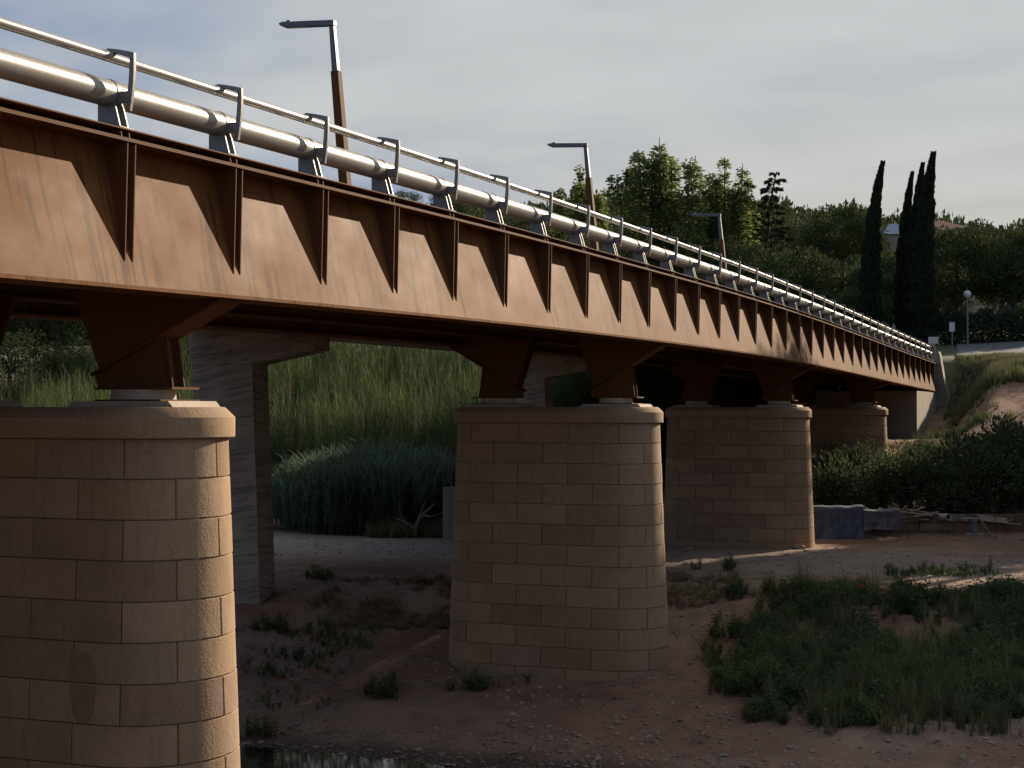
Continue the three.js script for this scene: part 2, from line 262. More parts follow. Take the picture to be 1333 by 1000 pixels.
// ───────────────────────── railing
const railing = thing('bridge_railing', 'satin steel railing with thin handrail and thick lower pipe along the bridge', 'railing', [-10.5, YC + 3, -50]);
{
  const postShape = new THREE.Shape();
  postShape.moveTo(-10.62, 0.072); postShape.quadraticCurveTo(-10.48, 0.055, -10.275, 0.0);
  postShape.quadraticCurveTo(-10.262, -0.30, -10.322, -0.64); postShape.lineTo(-10.366, -0.632); postShape.lineTo(-10.346, -0.545); postShape.lineTo(-10.60, -0.55);
  postShape.lineTo(-10.60, -0.43); postShape.lineTo(-10.345, -0.425); postShape.quadraticCurveTo(-10.318, -0.2, -10.322, -0.05);
  postShape.quadraticCurveTo(-10.44, -0.005, -10.52, 0.018); postShape.quadraticCurveTo(-10.60, 0.03, -10.625, -0.06); postShape.lineTo(-10.655, -0.05); postShape.quadraticCurveTo(-10.665, 0.04, -10.62, 0.072);
  const postGeo = new THREE.ExtrudeGeometry(postShape, { depth: 0.045, bevelEnabled: true, bevelThickness: 0.005, bevelSize: 0.005, bevelSegments: 1, curveSegments: 6 }).translate(0, 0, -0.0225);
  const ped = plate([[-10.70, -0.837], [-10.40, -0.837], [-10.465, -0.60], [-10.50, -0.52], [-10.70, -0.52]], 0.022);
  const clampGeo = new THREE.CylinderGeometry(0.159, 0.159, 0.11, 32, 1).rotateX(Math.PI / 2);
  const sleeve = new THREE.CylinderGeometry(0.0605, 0.0605, 0.07, 20, 1).rotateX(Math.PI / 2);
  const footPlate = new THREE.BoxGeometry(0.36, 0.012, 0.26);
  for (let k = K0; k <= 35; k++) {
    const t = tk(k), y = P(t);
    const post = put('post', postGeo, M.steelDull, railing, 0, y, -t);
    for (const s of [-1, 1]) put('pedestal_plate', ped, M.steelDull, post, 0, y, -t - s * 0.075);
    put('clamp', clampGeo, M.steelDull, post, -10.61, y - 0.43, -t);
    put('sleeve', sleeve, M.steel, post, -10.56, y - 0.035, -t + 0.16);
    put('foot_plate', footPlate, M.steelDull, post, -10.55, y - 0.831, -t);
    if (k < 35) {
      const y2 = P(t + S), a = Math.atan2(y2 - y, S), L = Math.hypot(S, y2 - y);
      const tube = (name, n, dy, r, L2, gap, seg) => { const g = new THREE.CylinderGeometry(r, r, L2 - gap, seg, 1).rotateX(Math.PI / 2); const uvs = g.attributes.uv; for (let i = 0; i < uvs.count; i++) uvs.setX(i, uvs.getX(i) * 0.9 + k * 0.37); const m = put(name, g, M.steel, railing, n, (y + y2) / 2 + dy, -t - S / 2); m.rotation.x = a; };
      tube('handrail_tube', -10.56, -0.035, 0.056, L, 0.004, 24); tube('lower_pipe', -10.61, -0.43, 0.152, L, 0.012, 40);
    }
  }
}

// ───────────────────────── lamp posts on the deck
{
  const lb = [457, 781, 951], names = ['tall rust-brown bridge lamp post, first from the river side end', 'rust-brown bridge lamp post standing between the other two', 'rust-brown bridge lamp post next to the abutment end'];
  lb.forEach((px, i) => {
    const n = -15.85, t = tAt(px, n), y = P(t) - 0.9, L = 5.27;
    const lamp = thing('lamp_post', names[i], 'lamp post', [n, y, -t], 'lamp posts on the bridge deck');
    const lean = 0.092;
    const mk = (name, geo, mat, h) => { const m = shade(new THREE.Mesh(geo, mat)); m.name = name; m.rotation.z = lean; m.position.set(-Math.sin(lean) * h, Math.cos(lean) * h, 0); lamp.add(m); return m; };
    mk('base_flange', new THREE.BoxGeometry(0.42, 0.03, 0.42).translate(0, 0.015, 0), M.cortenPlain, 0.0);
    const lo = new THREE.CylinderGeometry(0.128, 0.16, 4.2, 4, 1).rotateY(Math.PI / 4).toNonIndexed(); lo.computeVertexNormals(); mk('lower_post', lo, M.cortenPlain, 2.1);
    const hi = new THREE.CylinderGeometry(0.078, 0.10, 1.15, 4, 1).rotateY(Math.PI / 4).toNonIndexed(); hi.computeVertexNormals(); mk('upper_post', hi, M.lampGrey, 4.75);
    const arm = shade(new THREE.Mesh(new THREE.ExtrudeGeometry(new THREE.Shape([[0.07, 0.03], [-1.22, 0.10], [-1.30, 0.075], [-1.26, 0.03], [-1.16, -0.01], [0.07, -0.07]].map((p) => new THREE.Vector2(...p))), { depth: 0.17, bevelEnabled: true, bevelSize: 0.008, bevelThickness: 0.008, bevelSegments: 1 }).translate(0, 0, -0.085), M.lampGrey));
    arm.name = 'arm'; arm.position.set(-Math.sin(lean) * 5.3, Math.cos(lean) * 5.3, 0); lamp.add(arm);
    const ph = shade(new THREE.Mesh(new THREE.CylinderGeometry(0.055, 0.06, 0.05, 12), M.lampGrey)); ph.name = 'photocell'; ph.position.set(-1.1, 0.115, 0); arm.add(ph);
    const pan = shade(new THREE.Mesh(new THREE.BoxGeometry(0.5, 0.008, 0.13), M.glassOff)); pan.name = 'lamp_glass'; pan.position.set(-0.85, -0.034, 0); pan.rotation.z = -0.052; arm.add(pan);
  });
}

// ───────────────────────── stone piers
const PL = 3.33, CAPR = 1.05, BR = 0.965, BAT = 0.038, CH = 0.495, CAPB = -0.385;
const PER = 2 * PL + 2 * Math.PI * 1.0;
function outline(u) { // reference perimeter position -> base point, normal (in n,z): face towards -t is z+
  u = ((u % PER) + PER) % PER;
  if (u < PL) return [-PL / 2 + u, 0, 0, 1];
  u -= PL; if (u < Math.PI) { return [PL / 2, 0, Math.sin(u), Math.cos(u)]; }
  u -= Math.PI; if (u < PL) return [PL / 2 - u, 0, 0, -1];
  u -= PL; return [-PL / 2, 0, -Math.sin(u), -Math.cos(u)];
}
function loft(levels) { // stadium rings [y, R], closed on top
  const us = []; const q = 18; for (let i = 0; i < q; i++) us.push(PL * 0 + i / q * 0); us.length = 0;
  us.push(0); for (let i = 0; i <= q; i++) us.push(PL + Math.PI * i / q - (i === q ? 1e-6 : 0)); us.push(PL + Math.PI); for (let i = 0; i <= q; i++) us.push(2 * PL + Math.PI + Math.PI * i / q - (i === q ? 1e-6 : 0));
  const pos = [], uv = [], idx = [], nu = us.length; 
  levels.forEach(([y, R]) => us.concat([PER - 1e-6]).forEach((u) => { const [n, z, a, b] = outline(u); pos.push(n + a * R, y, z + b * R); uv.push(u, y); }));
  const row = nu + 1; for (let j = 0; j < levels.length - 1; j++) for (let i = 0; i < nu; i++) { const a = j * row + i, b = a + 1, c = a + row, d = c + 1; idx.push(a, c, b, b, c, d); }
  const top = levels.length - 1, base = top * row, cidx = pos.length / 3; pos.push(0, levels[top][0], 0); uv.push(0, 0); for (let i = 0; i < nu; i++) idx.push(base + i, cidx, base + i + 1);
  let g = new THREE.BufferGeometry(); g.setAttribute('position', new THREE.Float32BufferAttribute(pos, 3)); g.setAttribute('uv', new THREE.Float32BufferAttribute(uv, 2)); g.setIndex(idx); g.computeVertexNormals();
  return g;
}

const capGeo = toCreasedNormals(loft([[CAPB, BR - 0.1], [CAPB, CAPR - 0.012], [CAPB + 0.012, CAPR], [-0.13, CAPR], [-0.118, CAPR - 0.01], [-0.012, CAPR - 0.118], [0, CAPR - 0.14]]), 0.5);
const blocksOf = []; // geometry by course and column
reseed(99);
for (let c = 0; c < 16; c++) {
  const y1 = CAPB - c * CH, y0 = y1 - CH, row = [], nb = 10, w = PER / nb, off = 0.99 - w * 3 + (c % 2 ? w / 2 : 0);
  for (let b = 0; b < nb; b++) {
    const ua = off + b * w, ub = ua + w, g = 0.005, ch = 0.013, cols = [[ua + g, 0], [ua + g + ch, 1]]; const steps = 6;
    for (let i = 1; i < steps; i++) cols.push([lerp(ua, ub, i / steps), 1]); cols.push([ub - g - ch, 1], [ub - g, 0]);
    const rows = [[y0 + g, 0], [y0 + g + ch, 1], [y1 - g - ch, 1], [y1 - g, 0]], pos = [], nor = [], uv = [], idx = [], ou = rr(0, 5), ov = rr(0, 5), proud = rr(-0.004, 0.005);
    rows.forEach(([y, ri], jr) => cols.forEach(([u, ci], jc) => { const [n, z, a, d] = outline(u), R = BR + BAT * (CAPB - y) + proud - (ri && ci ? 0 : 0.022); pos.push(n + a * R, y, z + d * R);
      const v = new THREE.Vector3(a, 0.03, d); if (!ri) v.y += jr === 0 ? -0.9 : 0.9; if (!ci) { const s = jc === 0 ? -0.9 : 0.9; v.x += s * d; v.z -= s * a; } v.normalize(); nor.push(v.x, v.y, v.z); uv.push(u + ou, y + ov); }));
    const nc = cols.length; for (let j = 0; j < 3; j++) for (let i = 0; i < nc - 1; i++) { const p = j * nc + i; idx.push(p, p + 1, p + nc + 1, p, p + nc + 1, p + nc); }
    const geo = new THREE.BufferGeometry(); geo.setAttribute('position', new THREE.Float32BufferAttribute(pos, 3)); geo.setAttribute('normal', new THREE.Float32BufferAttribute(nor, 3)); geo.setAttribute('uv', new THREE.Float32BufferAttribute(uv, 2)); geo.setIndex(idx); row.push(geo);
  }
  blocksOf.push(row);
}
{
  const labels = ['massive stone block pier rising out of the river', 'tall rounded stone block pier standing on the bank slope', 'stone block pier on the terrace beside the blue tarpaulin', 'short stone block pier in shade below the abutment'];
  PT.forEach((t, i) => {
    const base = [-3.1, -1.6, -0.25, 2.3][i], pier = thing('stone_pier', labels[i], 'pier', [NC, base, -t], 'stone piers of the bridge');
    const yo = YC - base, courses = Math.ceil((YC + CAPB - base) / CH);
    const put2 = (n, g, m) => { const o = shade(new THREE.Mesh(g, m)); o.name = n; o.position.y = yo; pier.add(o); };
    put2('cap', capGeo, M.cap);
    put2('core', loft([[CAPB - courses * CH - 0.1, BR - 0.03 + BAT * (courses * CH)], [CAPB + 0.02, BR - 0.03]]), M.mortar);
    if (i === 0) for (const [ya, yb, poly] of [[1.66, 2.06, [[-0.16, 0], [-0.19, 0.2], [-0.17, 0.38], [-0.05, 0.40], [0.06, 0.36], [0.13, 0.24], [0.17, 0.1], [0.18, 0]]], [1.14, 1.63, [[-0.17, 0.49], [0.18, 0.49], [0.17, 0.3], [0.14, 0.14], [0.1, 0.02], [0.02, 0.05], [-0.03, 0.0], [-0.08, 0.09], [-0.12, 0.12], [-0.15, 0.28]]]]) {
      const sg = new THREE.ShapeGeometry(new THREE.Shape(poly.map((q) => new THREE.Vector2(q[0] * 1.05, q[1] * 0.98)))), q = sg.attributes.position; for (let j = 0; j < q.count; j++) { const yw = ya + q.getY(j) - YC; q.setXYZ(j, q.getX(j) + 1.42, yw, BR + BAT * (CAPB - yw) + 0.0075); } sg.computeVertexNormals(); put2('damp_stain', sg, M.stain);
    }
    for (let c = 0; c < courses; c++) for (let b = 0; b < 10; b++) put2('stone_block', blocksOf[c][b], M.stone[rnd() < 0.1 ? 5 : Math.floor(rnd() * 7)]);
  });
}

// ───────────────────────── concrete side bridge behind
{
  const H = (v) => YC + v;
  const deck = thing('concrete_footbridge', 'grey concrete footbridge deck close behind the steel bridge', 'footbridge', [-23.6, H(2.28), -60]);
  part('deck_beam', new THREE.BoxGeometry(9.2, 0.5, 150).translate(-21.1, H(2.54), -50), M.concPlain, deck);
  part('walkway', new THREE.BoxGeometry(8.6, 0.03, 150).translate(-21.1, H(2.806), -50), M.asphalt, deck);
  const spots = [40.3, tAt(713, -23.56), tAt(965, -23.56)], labels = ['board-marked concrete column with one arm, behind the river pier', 'concrete column with one arm, seen between the bearings of the bank pier', 'concrete column with one arm, behind the pier beside the tarpaulin'];
  spots.forEach((t, i) => {
    const gy = ground(-24.3, t) - 0.4, o = thing('concrete_column', labels[i], 'column', [-24.3, gy, -t], 'one-armed concrete columns');
    const k = (gy - H(1.24)) / (H(-5.8) - H(1.24));
    const body = [[lerp(-25.65, -25.2, k), gy], [lerp(-23.56, -23.27, k), gy], [-23.56, H(1.24)], [-25.6, H(1.24)]];
    const g1 = plate(body, 0.9).translate(0, 0, -t); part('shaft', g1, M.concrete, o);
    part('arm', plate([[-25.66, H(1.242)], [-23.56, H(1.242)], [-21.52, H(1.63)], [-21.5, H(2.29)], [-25.72, H(2.29)]], 0.94).translate(0, 0, -t), M.concrete, o);
  });
}

// ───────────────────────── far abutment, road, fittings
{
  const y = P(TB) - 0.96, ab = thing('abutment', 'pale concrete abutment with wing wall where the bridge meets the bank', 'abutment', [NC, 3, -TB]);
  part('front_wall', new THREE.BoxGeometry(5.0, 6.0, 0.6).translate(NC, y - 1.72 - 3.0, -87.0), M.concPlain, ab);
  const wing = new THREE.ExtrudeGeometry(new THREE.Shape([[-9.5, y - 1.72], [-9.5, y - 7.0], [0, y - 5.4], [2.0, y - 4.5], [2.0, y - 1.72]].map((p) => new THREE.Vector2(...p))), { depth: 0.4, bevelEnabled: false }); // shape x runs along the bridge
  wing.rotateY(Math.PI / 2); wing.translate(-10.72, 0, -TB); part('wing_wall', boxUV(wing), M.concPlain, ab);
  const end = plate([[-10.72, y - 3.2], [-9.62, y - 3.2], [-9.66, y - 2.0], [-9.95, y - 0.6], [-10.12, y + 0.5], [-10.2, y + 0.72], [-10.72, y + 0.72]], 1.1).translate(0, 0, -TB - 0.62); part('parapet_end', end, M.concPlain, ab);
  part('approach_slab', new THREE.BoxGeometry(5.5, 2.4, 3.4).translate(NC, y - 1.24, -TB - 1.72), M.concPlain, ab);
  const nb = thing('abutment', 'plain concrete abutment at the bridge end away from the cypresses', 'abutment', [NC, 2, -TA]);
  part('front_wall', new THREE.BoxGeometry(6, 5.6, 3).translate(NC, P(TA) - 2.66 - 2.8, -TA - 1.2), M.concPlain, nb);
  part('back_wall', new THREE.BoxGeometry(6, 5, 2).translate(NC, P(TA) - 0.95 - 2.5, -TA + 1.02), M.concPlain, nb);
}

console.log('structure done');
// ───────────────────────── plants
class Leaves { // many small rhombic leaves in one geometry
  constructor() { this.p = []; this.n = []; this.c = []; this.i = []; }
  add(x, y, z, dx, dy, dz, w, l, k, hue = 0) { // dx,dy,dz: the leaf's length direction
    const d = Math.hypot(dx, dy, dz) || 1; dx /= d; dy /= d; dz /= d;
    let ax = rr(-1, 1), ay = rr(-1, 1), az = rr(-1, 1); let sx = dy * az - dz * ay, sy = dz * ax - dx * az, sz = dx * ay - dy * ax; const s = Math.hypot(sx, sy, sz) || 1; sx /= s; sy /= s; sz /= s;
    const nx = dy * sz - dz * sy, ny = dz * sx - dx * sz, nz = dx * sy - dy * sx, b = this.p.length / 3, h = w / 2;
    this.p.push(x, y, z, x + dx * l * 0.45 + sx * h, y + dy * l * 0.45 + sy * h, z + dz * l * 0.45 + sz * h, x + dx * l, y + dy * l, z + dz * l, x + dx * l * 0.45 - sx * h, y + dy * l * 0.45 - sy * h, z + dz * l * 0.45 - sz * h);
    for (let q = 0; q < 4; q++) { this.n.push(nx, ny, nz); this.c.push(k * (1 + hue), k, k * (1 - hue)); }
    this.i.push(b, b + 2, b + 1, b, b + 3, b + 2);
  }
  geo() { const g = new THREE.BufferGeometry(); g.setAttribute('position', new THREE.Float32BufferAttribute(this.p, 3)); g.setAttribute('normal', new THREE.Float32BufferAttribute(this.n, 3)); g.setAttribute('color', new THREE.Float32BufferAttribute(this.c, 3)); g.setIndex(this.i); return g; }
}
const inBall = () => { let x, y, z; do { x = rr(-1, 1); y = rr(-1, 1); z = rr(-1, 1); } while (x * x + y * y + z * z > 1); return [x, y, z]; };
function limb(pts, r0, r1, seg = 6) { const c = new THREE.CatmullRomCurve3(pts.map((p) => new THREE.Vector3(...p))), n = Math.max(2, (pts.length - 1) * 2), g = new THREE.TubeGeometry(c, n, 1, seg, false), q = g.attributes.position; for (let i = 0; i <= n; i++) { const r = lerp(r0, r1, i / n), o = c.getPointAt(i / n); for (let j = 0; j <= seg; j++) { const a = i * (seg + 1) + j; q.setXYZ(a, o.x + (q.getX(a) - o.x) * r, o.y + (q.getY(a) - o.y) * r, o.z + (q.getZ(a) - o.z) * r); } } return g; }
const L = { pine: leafMat(0.062, 0.08, 0.031, 0.22), cypress: leafMat(0.030, 0.038, 0.020, 0.15), poplar: leafMat(0.15, 0.178, 0.055, 0.6), cedar: leafMat(0.06, 0.075, 0.04, 0.25), bush: leafMat(0.065, 0.085, 0.042, 0.35), mixed: leafMat(0.062, 0.08, 0.03, 0.3), reed: leafMat(0.09, 0.118, 0.044, 0.5), cane: leafMat(0.115, 0.155, 0.095, 0.4), weed: leafMat(0.095, 0.125, 0.05, 0.5), grass: leafMat(0.13, 0.14, 0.065, 0.5), dry: leafMat(0.22, 0.17, 0.10, 0.4) };

function crownGeo(kind, s) {
  reseed(s); const lv = new Leaves(), tr = [];
  if (kind === 'pine') { // rounded stone pine, radius about 4.5, crown centre at y 0
    tr.push(limb([[0, -9, 0], [rr(-0.3, 0.3), -5, rr(-0.3, 0.3)], [rr(-0.4, 0.4), -2, rr(-0.4, 0.4)], [0, 1, 0]], 0.30, 0.12));
    for (let i = 0; i < 74; i++) { const b = inBall(), l = Math.hypot(...b) || 1, f = Math.pow(l, 0.35) / l, c = [b[0] * f * 4.0 * rr(0.75, 1.12), Math.max(b[1] * f, -0.62) * 3.1 * rr(0.8, 1.15), b[2] * f * 4.0 * rr(0.75, 1.12)], r = rr(0.8, 1.45), tone = rr(0.75, 1.25);
      if (i % 5 === 0) tr.push(limb([[0, -3.2, 0], [c[0] * 0.5, c[1] * 0.5 - 1.2, c[2] * 0.5], c], 0.10, 0.03, 4));
      for (let j = 0; j < 170; j++) { const p = inBall(); lv.add(c[0] + p[0] * r, c[1] + p[1] * r * 0.72, c[2] + p[2] * r, p[0], p[1] + 0.45, p[2], rr(0.11, 0.19), rr(0.24, 0.42), tone * rr(0.7, 1.3), rr(-0.1, 0.1)); } }
  } else if (kind === 'poplar') { // upright tree of several leaders, 20 high, base at y 0
    tr.push(limb([[0, 0, 0], [0.1, 4, 0], [0, 8, 0.1]], 0.38, 0.2));
    const nL = 13; for (let q = 0; q < nL; q++) { const a = q / nL * 6.283 + rr(-0.3, 0.3), rad = q === 0 ? 0.1 : rr(0.5, 2.4), top = q === 0 ? 20 : rr(16.8, 19.8) - rad * 0.55, bx = Math.cos(a) * rad, bz = Math.sin(a) * rad; tr.push(limb([[0, 3 + q * 0.3, 0], [bx * 0.55, 6.5, bz * 0.55], [bx * 0.95, 11, bz * 0.95], [bx * 1.15, top, bz * 1.15]], 0.13, 0.02, 5));
      const m = 34; for (let i = 0; i < m; i++) { const u = i / m, y = lerp(2.8, top, u), k = Math.min(1, u * 2.2), cx = bx * lerp(0.3, 1.15, k) + rr(-0.45, 0.45) * (1.1 - u), cz = bz * lerp(0.3, 1.15, k) + rr(-0.55, 0.55) * (1.15 - u), r = lerp(0.95, 0.30, Math.pow(u, 1.2)) * rr(0.5, 1.25), tone = rr(0.8, 1.2); if (rnd() < 0.12) continue;
        for (let j = 0; j < 58; j++) { const p = inBall(); lv.add(cx + p[0] * r, y + p[1] * r * 1.5, cz + p[2] * r, p[0], rr(-1, 0.5), p[2], rr(0.13, 0.22), rr(0.2, 0.32), tone * rr(0.7, 1.35), rr(-0.12, 0.12)); } } }
  } else if (kind === 'cypress') { // narrow, 18 high, tip bent, base at y 0
    tr.push(limb([[0, 0, 0], [0, 6, 0], [0.1, 14, 0]], 0.25, 0.05));
    for (let i = 0; i < 13000; i++) { const u = rnd(), y = 0.7 + u * 17.1, w = 0.95 * Math.pow(Math.sin(Math.PI * Math.min(1, 0.12 + u * 0.88)), 0.55) * (1 - 0.45 * u) * Math.pow(1.02 - u, 0.3) * (1 + 0.12 * Math.sin(y * 2.1) + 0.1 * Math.sin(y * 5.3 + 1)), a = rr(0, 6.283), q = Math.sqrt(rr(0.2, 1)) * w, bend = Math.pow(u, 3.2) * 1.0; lv.add(Math.cos(a) * q + bend, y, Math.sin(a) * q, Math.cos(a) * 0.35, 1, Math.sin(a) * 0.35, rr(0.10, 0.18), rr(0.3, 0.55), rr(0.7, 1.35), rr(-0.08, 0.08)); }
  } else if (kind === 'cedar') { // tiered conifer, 16 high, leader leaning
    tr.push(limb([[0, 0, 0], [0, 7, 0], [0.15, 12, 0], [0.9, 16, 0]], 0.32, 0.04));
    for (let i = 0; i < 120; i++) { const u = Math.pow((i + rr(-0.5, 0.5)) / 120, 0.9) || 0, tier = Math.round(u * 17) / 17 * 0.5 + u * 0.5, y = 2.6 + tier * 13.2, len = lerp(4.9, 0.5, Math.pow(u, 0.7)) * rr(0.5, 1.2), a = i * 2.4 + rr(-0.5, 0.5), bx = u > 0.72 ? Math.pow((u - 0.72) / 0.28, 1.5) * 0.9 : 0, ex = Math.cos(a) * len, ez = Math.sin(a) * len, dy = len * rr(-0.10, 0.16);
      tr.push(limb([[bx, y - 0.15, 0], [bx + ex * 0.5, y + dy * 0.7 + 0.1, ez * 0.5], [bx + ex, y + dy, ez]], 0.05, 0.012, 4));
      const m = Math.round(105 * len + 14); for (let j = 0; j < m; j++) { const v = Math.sqrt(rr(0.04, 1.08)), wd = (0.10 + 0.17 * len * 0.5) * (1.2 - v), ox = rr(-1, 1) * wd, px = -Math.sin(a) * ox, pz = Math.cos(a) * ox; lv.add(bx + ex * v + px, y + dy * v + 0.1 * Math.sin(v * 3) + rr(-0.16, 0.06), ez * v + pz, Math.cos(a) + px * 2, rr(-0.7, 0.3), Math.sin(a) + pz * 2, rr(0.07, 0.13), rr(0.2, 0.4), rr(0.7, 1.3), rr(-0.06, 0.06)); } }
  } else if (kind === 'bush') { // radius about 1, base at y 0
    for (let i = 0; i < 16; i++) { const a = rr(0, 6.283), l = rr(0.2, 0.85), e = [Math.cos(a) * l, rr(0.45, 1.35), Math.sin(a) * l]; tr.push(limb([[0, 0, 0], [e[0] * 0.4, e[1] * 0.6, e[2] * 0.4], e], 0.025, 0.006, 4)); const r = rr(0.28, 0.5), tone = rr(0.75, 1.2);
      for (let j = 0; j < 150; j++) { const p = inBall(); lv.add(e[0] + p[0] * r, Math.max(0.03, e[1] * 0.82 + p[1] * r * 1.2), e[2] + p[2] * r, p[0], p[1] + 0.3, p[2], rr(0.035, 0.065), rr(0.08, 0.16), tone * rr(0.7, 1.3), rr(-0.1, 0.1)); } }
  } else { // broadleaf round tree, crown radius about 4, crown centre at y 0
    tr.push(limb([[0, -7, 0], [0.2, -3.5, 0.1], [0, 0, 0]], 0.28, 0.12));
    for (let i = 0; i < 60; i++) { const b = inBall(), l = Math.hypot(...b) || 1, f = Math.pow(l, 0.4) / l, c = [b[0] * f * 3.4 * rr(0.7, 1.2), b[1] * f * 3.0 * rr(0.7, 1.25), b[2] * f * 3.4 * rr(0.7, 1.2)], r = rr(0.7, 1.3), tone = rr(0.75, 1.2);
      if (i % 4 === 0) tr.push(limb([[0, -2.5, 0], [c[0] * 0.5, c[1] * 0.5 - 0.7, c[2] * 0.5], c], 0.09, 0.02, 4));
      for (let j = 0; j < 120; j++) { const p = inBall(); lv.add(c[0] + p[0] * r, c[1] + p[1] * r * 0.8, c[2] + p[2] * r, p[0], p[1], p[2], rr(0.10, 0.18), rr(0.2, 0.34), tone * rr(0.7, 1.3), rr(-0.12, 0.12)); } }
  }
  return { crown: lv.geo(), trunk: mergeGeometries(tr.map((g) => { g.deleteAttribute('uv1'); return g; })) };
}
const kinds = {}; for (const [k, ss] of Object.entries({ pine: [1, 2, 3], poplar: [4, 5, 6], cypress: [7, 8], cedar: [9], bush: [10, 11, 12], mixed: [13, 14] })) kinds[k] = ss.map((s) => crownGeo(k, s * 1013));
function tree(kind, variant, name, label, category, x, y, z, sx, sy, turn, group, extra = {}) {
  const g = kinds[kind][variant % kinds[kind].length], o = thing(name, label, category, [x, y, z], group);
  o.scale.set(sx, sy, sx); o.rotation.y = turn; const t = shade(new THREE.Mesh(g.trunk, M.bark)); t.name = kind === 'bush' ? 'stems' : 'trunk'; const c = shade(new THREE.Mesh(g.crown, L[kind])); c.name = 'crown';
  if (extra.lift) { t.position.y = extra.lift; c.position.y = extra.lift; } o.add(t, c); return o;
}
// standing trees given by the picture's column, the picture's top row and a distance
const upright = (kind, v, name, label, px, topPy, Z, w, turn, h0, group) => { const [n, t] = fromPx(px, Z), gy = ground(n, t) - 0.2, top = YC + (530 - topPy) * Z / 2050, s = (top - gy) / h0; return tree(kind, v, name, label, 'tree', n, gy, -t, w, s, turn, group); };
upright('poplar', 0, 'poplar_tree', 'tall leafy poplar with a broad feathery top, above the railing', 856, 178, 135, 1.6, 0.4, 20, 'poplars');
upright('poplar', 1, 'poplar_tree', 'leafy poplar standing next to the dark tiered cedar', 945, 203, 138, 1.35, 2.1, 20, 'poplars');
upright('poplar', 2, 'poplar_tree', 'slim poplar behind the second bridge lamp post', 757, 215, 150, 1.15, 4.0, 20, 'poplars');
upright('cedar', 0, 'cedar_tree', 'dark cedar with flat tiered branches and a leaning tip', 1000, 224, 140, 1.05, -0.37, 16);
const cyp = [['lone dark slender cypress with its tip bent over', 1133, 211, 112, 0.98], ['slim cypress in the group of three beside the blue roof', 1176, 224, 114, 0.8], ['middle cypress in the group of three, taller than the slim one', 1190, 212, 113, 0.88], ['tallest cypress in the group of three, next to the red roof', 1203, 197, 111, 1.12]];
cyp.forEach(([l, px, py, Z, w], i) => upright('cypress', i, 'cypress_tree', l, px, py, Z, w, A * 1 + 0.2 * i, 18, 'cypresses'));
const round = (kind, v, name, label, px, cy, Z, rpx, hpx, group, r0, h0) => { const [n, t] = fromPx(px, Z), y = YC + (530 - cy) * Z / 2050, gy = ground(n, t) - 0.2, s = rpx * Z / 2050 / r0, sy = hpx * Z / 2050 / h0, o = tree(kind, v, name, label, 'tree', n, gy, -t, s, sy, v * 1.7 + px, group, { lift: (y - gy) / sy }); return o; };
[[1040, 372, 124, 78, 62, 'broad stone pine with rounded crown below the cedar'], [1098, 305, 150, 62, 40, 'stone pine crown rising behind the lone cypress'], [962, 352, 132, 50, 46, 'stone pine below the poplar beside the cedar'], [1160, 372, 122, 58, 60, 'stone pine between the lone cypress and the group of three'], [1248, 352, 120, 66, 58, 'stone pine below the red roof'], [1318, 348, 118, 62, 60, 'stone pine behind the hedge beyond the globe lamp'], [1295, 322, 145, 70, 34, 'stone pine with a flat wide crown beyond the globe lamp'], [1392, 340, 122, 70, 66, 'stone pine at the end of the row along the road'], [1108, 412, 116, 52, 40, 'low stone pine in front of the lone cypress'], [1215, 400, 126, 46, 36, 'stone pine in the shade behind the road signs'], [1010, 320, 158, 60, 36, 'stone pine behind the cedar trunk'], [1055, 316, 168, 52, 30, 'stone pine on the slope between cedar and lone cypress']]
  .forEach(([px, cy, Z, r, h, l], i) => round('pine', i, 'stone_pine', l, px, cy, Z, r, h, 'stone pines on the far bank', 4.7, 3.7));
[[640, 292, 165, 48, 30, 'round broadleaf tree behind the railing, under the wooded hill'], [702, 300, 160, 52, 34, 'round broadleaf tree behind the railing, before the slim poplar'], [805, 335, 150, 50, 40, 'round broadleaf tree at the foot of the tall poplar'], [585, 268, 172, 34, 22, 'small broadleaf tree showing just above the lower pipe'], [890, 345, 145, 48, 44, 'round broadleaf tree between the two taller poplars'], [528, 262, 170, 26, 16, 'small broadleaf tree farthest along the hill foot'], [760, 335, 140, 48, 40, 'broadleaf tree behind the middle lamp post'], [920, 385, 126, 50, 36, 'broadleaf tree behind the railing below the poplars']]
  .forEach(([px, cy, Z, r, h, l], i) => round('mixed', i, 'broadleaf_tree', l, px, cy, Z, r, h, 'broadleaf trees beyond the bridge', 4.2, 3.7));
[[15, 462, 92, 60, 34, 'low leafy tree rising out of the reeds beside the river pier'], [95, 470, 94, 50, 28, 'low leafy tree between the river pier and the column'], [-70, 462, 92, 60, 34, 'low leafy tree in the reeds past the river pier'], [70, 370, 100, 95, 105, 'dark broadleaf tree behind the reeds beside the river pier'], [-60, 400, 96, 90, 75, 'dark broadleaf tree behind the reeds past the river pier'], [190, 365, 104, 95, 110, 'dark broadleaf tree behind the board-marked column'], [310, 370, 108, 95, 105, 'dark broadleaf tree just past the board-marked column'], [430, 375, 106, 95, 95, 'dark broadleaf tree behind the tall reeds by the column arm'], [560, 390, 110, 95, 85, 'dark broadleaf tree behind the reeds, near the bank pier'], [690, 410, 108, 85, 75, 'dark broadleaf tree behind the bank pier'], [800, 440, 106, 70, 50, 'dark broadleaf tree between the bank pier and the tarpaulin pier'], [890, 455, 104, 60, 44, 'dark broadleaf tree behind the pier beside the tarpaulin']]
  .forEach(([px, cy, Z, r, h, l], i) => round('mixed', i + 1, 'broadleaf_tree', l, px, cy, Z, r, h, 'broadleaf trees behind the reeds', 4.2, 3.7));
